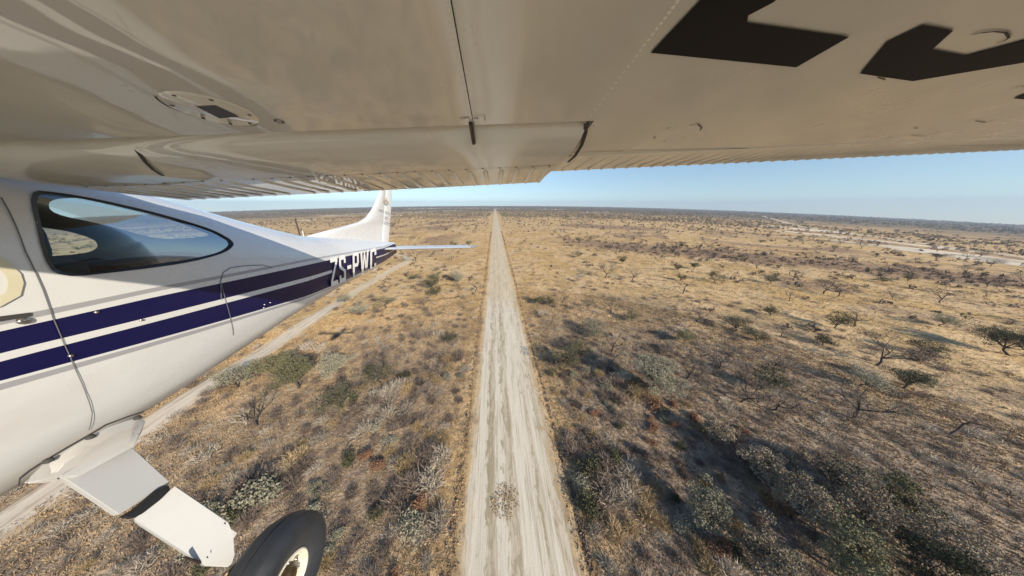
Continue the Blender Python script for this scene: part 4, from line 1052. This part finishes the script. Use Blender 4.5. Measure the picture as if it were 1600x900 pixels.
tube_part('flap_track_rod', [a+np.array([0.010, 0.0, 0]), b+np.array([0.008, 0, 0])], [0.003, 0.003], M_STEEL)
ribbon([wing_px(210, 228)+np.array([0, 0, -0.004]), wing_px(214, 236)+np.array([0.01, 0, -.03]), wing_px(225, 245)+np.array([0.01, 0, -.04]), wing_px(241, 254)+np.array([0.01, 0, -.045])], 0.010, -0.006, M_SEAM, 'flap_end_gap', nrm=(0, 0, 1.0))

# ------------------------------------------------------------------ tail
def foil(name, secs, mat, parent=None, vertical=True, n=9):
    """lifting surface from (leading edge point, trailing edge point, thickness) sections"""
    V = []; F = []
    for le, te, th in secs:
        le = np.array(le, float); te = np.array(te, float); nn = np.array([1, 0, 0]) if vertical else np.array([0, 0, 1.0])
        for sgn in (1, -1):
            rng_ = range(n) if sgn == 1 else range(n-2, 0, -1)
            for k in rng_:
                t = k/(n-1); y = 2.6*(math.sqrt(t)*0.5-0.22*t-0.28*t*t); V.append(le+(te-le)*t+nn*sgn*th*max(y, 0.0))
    m = 2*n-2
    for i in range(len(secs)-1):
        for k in range(m): a = i*m+k; b = i*m+(k+1) % m; F.append((a, b, b+m, a+m))
    F.append(tuple(range(m))); F.append(tuple(range((len(secs)-1)*m, len(secs)*m))[::-1])
    o = part(name, V, F, mat, parent, angle=50)
    bm = bmesh.new(); bm.from_mesh(o.data); bmesh.ops.recalc_face_normals(bm, faces=bm.faces); bm.to_mesh(o.data); bm.free(); return o
# fin with its long dorsal fillet, then the rudder behind it
LEz = [(2.95, -0.395), (3.47, -0.375), (4.0, -0.335), (4.42, -0.300), (4.72, -0.235), (4.98, -0.11), (5.2, 0.03), (5.42, 0.2), (5.72, 0.46), (6.08, 0.84)]
def te_at(z): return 5.42+(z+0.93)*0.62
secs = []
for y, z in LEz:
    base = -0.9 if y < 4.4 else -0.9
    secs.append((y, z))
V = []; F = []; prof_n = 0
fin_secs = [((3.0, -0.62), (te_at(-0.62)-0.0, -0.62), 0.07)]
zl = [-0.80, -0.60, -0.45, -0.385, -0.34, -0.30, -0.235, -0.11, 0.03, 0.2, 0.46, 0.84]
yl = [2.60, 2.72, 2.88, 3.25, 3.9, 4.42, 4.72, 4.98, 5.2, 5.42, 5.72, 6.08]
HIN = 0.36
FIN = foil('tail_fin', [((XC, y, z), (XC, max(y+0.05, te_at(z)-HIN), z), 0.050 if z > -0.3 else 0.075) for y, z in zip(yl, zl)], M_WHITE)
RUD = foil('rudder', [((XC, te_at(z)-HIN+0.001, z), (XC, te_at(z), z), 0.022) for z in (-0.94, -0.6, -0.1, 0.4, 0.84)], M_WHITE)
def tail_z(y): return -0.915-0.09*(y-5.2)
for sd in (1, -1):
    def sx(s): return XC+sd*s
    STB = foil('stabiliser', [((sx(s), 4.92+0.10*s/1.95, tail_z(4.95)-0.0), (sx(s), 5.50, tail_z(5.5)), 0.048) for s in (0.08, 0.8, 1.5, 1.93)], M_WHITE, vertical=False)
    foil('elevator', [((sx(s), 5.51, tail_z(5.51)), (sx(s), 5.92, tail_z(5.92)), 0.022) for s in (0.12, 0.8, 1.5, 1.80)], M_WHITE, STB, vertical=False)
    foil('elevator_horn', [((sx(s), 5.10+0.3*(s-1.94)/0.12, tail_z(5.2)), (sx(s), 5.80, tail_z(5.8)), 0.034) for s in (1.945, 2.0, 2.04)], M_GREY, STB, vertical=False)
# emblem and small print on the fin
def fin_px(x, y, off=0.0):
    p = onX(x, y, XC+0.055+off); return p
def fin_mark(name, pxs, mat): return part(name, [fin_px(*p) for p in pxs], [tuple(range(len(pxs)))], mat)
def fmarks(name, polys, mat, kind=None):
    V = []; F = []
    for pxs in polys: n0 = len(V); V += [fin_px(*p) for p in pxs]; F.append(tuple(range(n0, n0+len(pxs))))
    return part(name, V, F, mat, FIN)
fmarks('fin_emblem', [[(600.2, 311), (602.0, 309.2), (603.0, 310), (601.6, 312.4), (602.4, 314.4), (605.4, 317.2), (605.6, 319.2), (603.2, 318.2), (600.4, 314.6)],
                      [(603.0, 309.5), (604.6, 309.6), (604.8, 312.6), (607.4, 314.6), (607.8, 317.4), (606.4, 319.2), (606.0, 316.6), (603.4, 313.6)]], M_GOLD)
random.seed(3)
rows_ = []
for (xa, ya, xb, yb) in ((592.3, 326.8, 613.5, 334.0), (601.5, 338.2, 611.6, 342.2), (596, 345.2, 612.5, 349.6)):
    x = xa
    while x < xb:
        wch = random.uniform(0.7, 1.3); y = ya+(yb-ya)*(x-xa)/(xb-xa)
        if random.random() < 0.86: rows_.append([(x, y), (x+wch, y+0.25), (x+wch, y+random.uniform(1.5, 2.1)), (x+random.uniform(0, 0.3), y+1.6)])
        x += wch+random.uniform(0.35, 0.6)
fmarks('fin_small_print', rows_, M_PRINT)

# aerials on the spine
p = onX(469.5, 372, XC+0.02); q = onX(471, 345, XC+0.02); q[1] = p[1]+0.02; q = np.array([p[0], p[1]+0.015, p[2]+0.24])
ant = tube_part('whip_aerial', [p-np.array([0, 0, .06]), q], [0.009, 0.007], M_DKROD)
tube_part('aerial_base', [p-np.array([0, 0, .06]), p+np.array([0, 0, .02])], [0.018, 0.014], M_STEEL, parent=ant)
p = onX(475, 372, XC+0.02); tube_part('short_aerial', [p-np.array([0, 0, .06]), p+np.array([0.0, 0.01, .09])], [0.006, 0.005], M_WHITE)
p = onX(430, 372, XC); foil('blade_aerial', [((XC, p[1]-0.05, p[2]-0.08), (XC, p[1]+0.08, p[2]-0.08), 0.02), ((XC, p[1]+0.02, p[2]+0.045), (XC, p[1]+0.07, p[2]+0.045), 0.012)], M_WHITE)

# ------------------------------------------------------------------ main landing gear
def gear(sd):
    mir = (lambda p: np.array([2*XC-p[0], p[1], p[2]])) if sd < 0 else (lambda p: np.array(p, float))
    def slab(name, quad, th, mat, parent=None, bev=0.006):
        # quad: four corners of the upper face in order; a plate of thickness th below it
        q = [np.array(p, float) for p in quad]; nn = np.cross(q[1]-q[0], q[3]-q[0]); nn /= np.linalg.norm(nn); nn = nn if nn[2] < 0 else -nn
        c = sum(q)/len(q); m = len(q)
        V = [mir(p) for p in q]+[mir(c+(p-c)*0.9+nn*th) for p in q]
        F = [tuple(range(m)), tuple(range(m, 2*m))[::-1]]+[(i, i+m, (i+1) % m+m, (i+1) % m) for i in range(m)]
        o = part(name, V, F, mat, parent)
        bm = bmesh.new(); bm.from_mesh(o.data); bmesh.ops.recalc_face_normals(bm, faces=bm.faces)
        bmesh.ops.bevel(bm, geom=bm.edges[:]+bm.verts[:], offset=bev, segments=2, affect='EDGES'); bm.to_mesh(o.data); bm.free()
        o.data.shade_smooth(); o.data.set_sharp_from_angle(angle=math.radians(40)); return o
    def L3(pxy, X): return onX(pxy[0], pxy[1], X)
    # root fairing: cuff that widens into the belly
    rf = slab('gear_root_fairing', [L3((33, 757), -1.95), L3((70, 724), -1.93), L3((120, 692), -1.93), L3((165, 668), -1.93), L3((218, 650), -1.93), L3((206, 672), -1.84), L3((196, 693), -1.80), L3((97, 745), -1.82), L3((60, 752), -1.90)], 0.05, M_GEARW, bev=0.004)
    XR, XM, XE = -1.84, -1.60, -1.34
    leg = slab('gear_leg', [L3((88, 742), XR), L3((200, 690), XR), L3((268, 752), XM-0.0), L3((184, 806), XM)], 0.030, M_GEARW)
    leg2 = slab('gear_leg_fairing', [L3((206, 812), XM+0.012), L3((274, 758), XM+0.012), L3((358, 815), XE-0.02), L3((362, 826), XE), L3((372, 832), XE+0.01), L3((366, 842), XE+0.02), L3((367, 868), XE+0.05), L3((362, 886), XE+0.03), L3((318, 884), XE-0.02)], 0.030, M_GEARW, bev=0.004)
    slab('leg_dark_band', [L3((184, 808), XM+0.004), L3((204, 797), XM+0.004), L3((240, 766), XM+0.004), L3((260, 757), XM+0.006), L3((263, 763), XM+0.008), L3((245, 781), XM+0.008), L3((215, 804), XM+0.008), L3((200, 812), XM+0.006)], 0.020, M_SEAL, bev=0.002)  # dark lens-shaped plate between the two leg sections
    for q in ((97, 745), (195, 693)): dot(mir(L3(q, XR+0.003)), 0.010, 0.006, M_SEAM, 'leg_screw', (0.4, 0, 1), 8, leg)
    for q in ((141, 683), (75, 720), (215, 653)): dot(mir(L3(q, -1.915)), 0.014, 0.010, M_SEAM, 'fairing_fastener', (0.5, 0, 0.8), 8, rf)
    gap = [L3(p, -1.925) for p in ((28, 760), (30, 748), (45, 736), (70, 720), (100, 702), (135, 682), (165, 664), (200, 651), (224, 643))]
    V = []; F = []
    for i, p in enumerate(gap): V += [mir(p+np.array([0.004, 0, 0.006])), mir(p+np.array([0.004, 0, -0.003]))]
    for i in range(len(gap)-1): F.append((2*i, 2*i+1, 2*i+3, 2*i+2))
    part('fairing_gap', V, F, M_SEAM, rf)
    for pr in (((353, 816), (350, 819), (354, 821)), ((325, 869), (323, 873), (327, 873))):
        V = [mir(L3(p, XE-0.005)+np.array([0, 0, .006])) for p in pr]; part('fairing_notch', V, [(0, 1, 2)], M_SEAM, leg2)
    slab('brake_pipe', [L3((290, 868), XE-0.05), L3((318, 878), XE-0.03), L3((316, 883), XE-0.03), L3((288, 872), XE-0.05)], 0.012, M_DKROD, bev=0.002)
    # wheel: axle along X
    C = np.array([-1.10, 0.60, -1.70]); R = 0.245; W2 = 0.088
    def rev(name, prof, mat, parent, n=56, angle=40):
        V = []; F = []
        for i in range(n):
            a = 2*math.pi*i/n
            for (dx, r) in prof: V.append(mir(C+np.array([dx, r*math.cos(a), r*math.sin(a)])))
        m = len(prof)
        for i in range(n):
            for k in range(m-1): a, b = i*m+k, ((i+1) % n)*m+k; F.append((a, b, b+1, a+1) if sd > 0 else (a, a+1, b+1, b))
        return part(name, V, F, mat, parent, angle=angle)
    hub = rev('main_wheel', [(-0.06, 0.001), (-0.06, 0.06), (0.035, 0.07), (0.045, 0.045), (0.065, 0.042), (0.072, 0.030), (0.074, 0.001)], M_RUSTY, None)
    rev('tyre', [(-0.055, 0.10), (-0.075, 0.125), (-W2, 0.165), (-W2, 0.195), (-0.072, 0.225), (-0.045, 0.240), (-0.012, R-0.001), (-0.009, R-0.001), (-0.007, R-0.006), (-0.004, R-0.006), (-0.002, R), (0.012, R-0.0005), (0.040, 0.2405), (0.045, 0.2405), (0.047, 0.2375), (0.052, 0.2375), (0.054, 0.2355), (0.072, 0.225), (W2, 0.195), (W2, 0.165), (0.078, 0.130), (0.066, 0.105), (0.055, 0.10)], M_TYRE, hub, 72, 50)
    rev('rim', [(-0.05, 0.10), (0.058, 0.104), (0.069, 0.104), (0.072, 0.098), (0.066, 0.092), (0.046, 0.088), (0.038, 0.072), (0.040, 0.05)], M_RIM, hub, 48)
    for k in range(8):
        a = k*math.pi/4+0.2; p = mir(C+np.array([0.045, 0.066*math.cos(a), 0.066*math.sin(a)])); dot(p, 0.009, 0.012, M_STEEL, 'wheel_bolt', (sd, 0, 0), 6, hub)
    tube_part('axle', [mir(np.array([-1.30, 0.62, -1.62])), mir(np.array([-1.24, 0.60, -1.69])), mir(np.array([-1.16, 0.60, -1.70]))], [0.03, 0.028, 0.026], M_RUSTY, 10, leg2)
gear(1); gear(-1)

# ------------------------------------------------------------------ air: thin haze over the plain
bm = bmesh.new(); bmesh.ops.create_cube(bm, size=1.0); me = bpy.data.meshes.new('haze'); bm.to_mesh(me); bm.free()
HZ = 0
if 1:
    hz = bpy.data.objects.new('haze', me); COL.objects.link(hz); hz['kind'] = 'stuff'; tag(hz, 'thin blue haze over the distant plain', 'haze')
    zb = -420.0; zt = H+110.0; hz.scale = (19000, 19000, zt-zb); hz.location = (0, 0, (zt+zb)/2)
    m = bpy.data.materials.new('thin_haze'); m.use_nodes = True; nt = m.node_tree; nt.nodes.clear()
    pv = N(nt, 'ShaderNodeVolumePrincipled'); pv.inputs['Color'].default_value = (0.62, 0.74, 0.92, 1); pv.inputs['Density'].default_value = 0.9e-4; pv.inputs['Anisotropy'].default_value = 0.1
    out = N(nt, 'ShaderNodeOutputMaterial'); L(nt, pv.outputs[0], out.inputs['Volume']); me.materials.append(m)
print('tris', sum(len(m_.polygons) for m_ in bpy.data.meshes))
